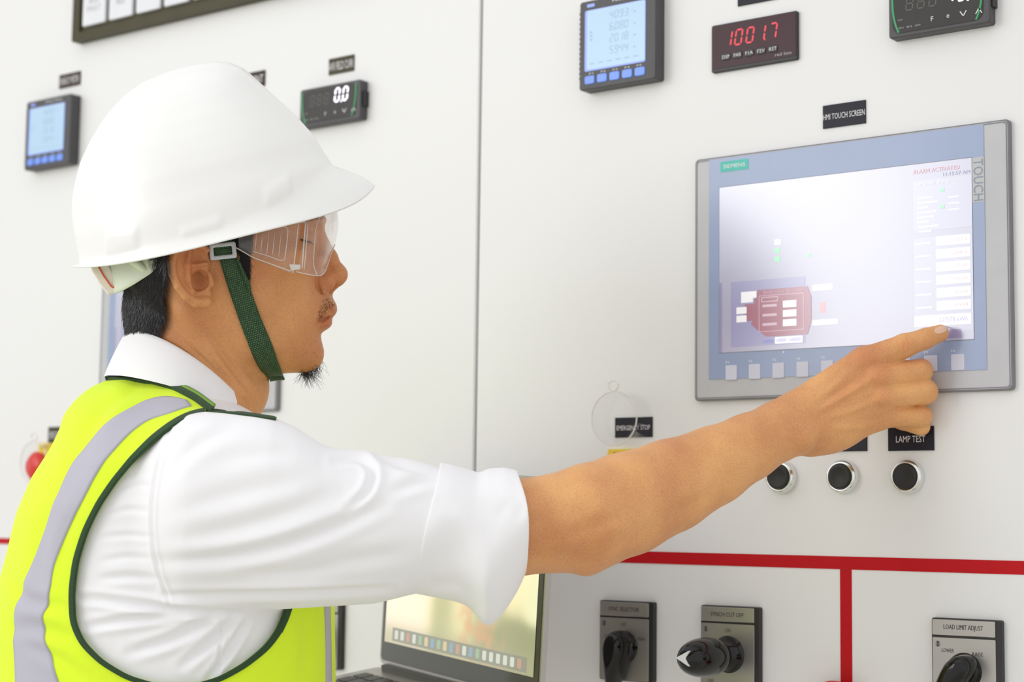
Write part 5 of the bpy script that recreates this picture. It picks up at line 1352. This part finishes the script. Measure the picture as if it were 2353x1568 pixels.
mb = MB()
def sp(poly, c, mat): V = [BL+hx*(s0+a*sw_)+up*(t0+b*sh_)+nl*c-BL for a, b in poly]; V2 = [v-nl*0.0002 for v in V]; n = len(V); mb.add(V+V2, [tuple(range(n)), tuple(range(n, 2*n))[::-1]]+[(i, n+i, n+(i+1) % n, (i+1) % n) for i in range(n)], mat)
# the screen's own picture, as light
gn, gm = 121, 81; U0, V0 = np.meshgrid(np.linspace(0, 1, gn), np.linspace(0, 1, gm)); U1, V1 = U0.ravel(), V0.ravel()
rp = np.random.RandomState(3)
def fbm(sc):
    o = np.zeros(U1.shape)
    for k in range(14): a = rp.uniform(0, 6.28); f_ = sc*rp.uniform(.6, 1.6); o += np.sin((U1*math.cos(a)+V1*math.sin(a)*.7)*f_+rp.uniform(0, 6.28))
    return o/3.0
sg_ = lambda x: 1/(1+np.exp(-np.clip(x, -30, 30)))
Cp = np.tile([0.90, 0.80, 0.42], (len(U1), 1)).astype(float)
def lay(m, c): Cp[:] = Cp*(1-m[:, None])+np.array(c)*m[:, None]
lay(sg_((0.30+0.06*V1-U1)*40), (1.0, 0.86, 0.64))
lay(sg_((U1-0.32-0.05*V1)*60)*sg_((0.50-0.05*V1+0.02*fbm(20)-U1)*36)*0.85, (0.40, 0.42, 0.20))
lay(sg_((fbm(46)-0.25)*5)*sg_((0.72-U1-0.25*(V1-.5))*16)*sg_((U1-0.36)*20)*sg_((V1-0.42)*16)*0.7, (0.95, 0.50, 0.26))
lay(sg_((U1-0.93)*30)*0.5, (0.80, 0.90, 0.62))
lay(sg_((0.30+0.03*fbm(30)-V1)*40)*sg_((U1-0.60)*26)*0.85, (0.22, 0.24, 0.11))
lay(sg_((0.30-V1)*22)*sg_((0.16-np.abs(U1-0.66+(V1-.1)*.2)*1.6+0.05*fbm(50))*30)*sg_((fbm(60)+.6)*4)*0.8, (0.72, 0.36, 0.18))
lay(sg_((0.11-V1)*40)*0.75, (0.40, 0.38, 0.24))
m_ = pm('laptop_picture', (0.06, 0.06, 0.05), 0.15, emit=(1, 1, 1), es=1.0, noise=0.02, coat=0.4)
at = m_.node_tree.nodes.new('ShaderNodeAttribute'); at.attribute_name = 'picture'; m_.node_tree.links.new(at.outputs['Color'], m_.node_tree.nodes['Principled BSDF'].inputs['Emission Color'])
Vp = hx*(s0+U1*sw_)[:, None]+up*(t0+V1*sh_)[:, None]+nl*0.0013
pic = mk('picture', Vp, gridfaces(gm, gn), 'laptop_picture', scr, smooth=False)
a_ = pic.data.color_attributes.new('picture', 'FLOAT_COLOR', 'POINT'); a_.data.foreach_set('color', np.c_[Cp, np.ones(len(Cp))].astype(np.float32).ravel())
mb = MB(); sp([(0.06, 0.015), (0.96, 0.015), (0.96, 0.095), (0.06, 0.095)], 0.0019, 'lap_dock'); dk = mb.build('dock', scr)
cols = ['icon_white', 'icon_white', 'icon_red', 'icon_white', 'icon_green', 'icon_yellow', 'icon_blue', 'icon_green', 'icon_yellow', 'icon_blue', 'icon_red', 'icon_white', 'icon_blue', 'icon_green', 'icon_white', 'icon_white', 'icon_white']
for k in range(20):
    mb = MB(); a = 0.075+k*0.0435; sp([(a+x*0.012+0.016, 0.055+y*0.026) for x, y in rr(-1, 1, -1, 1, .4, 3)], 0.0021, cols[k % len(cols)]); mb.build('icon', scr)
mb = MB(); lb(0, LW, 0.0, 0.212, -0.014, -0.002, hx, fwd, zz_, BL, 'laptop_metal', mb, 0.008); bs = mb.build('base', lap)
mb = MB(); lb(0.02, LW-0.02, -0.006, 0.010, -0.004, 0.004, hx, fwd, zz_, BL, 'laptop_dark', mb, 0.003); mb.build('hinge', lap)
for r in range(5):
    for k in range(13):
        mb = MB(); x0 = 0.018+k*0.0208; y0 = 0.026+r*0.0190
        lb(x0, x0+0.0182, y0, y0+0.0165, -0.0022, -0.0010, hx, fwd, zz_, BL, 'black_plastic', mb, 0.002); mb.build('key', bs)
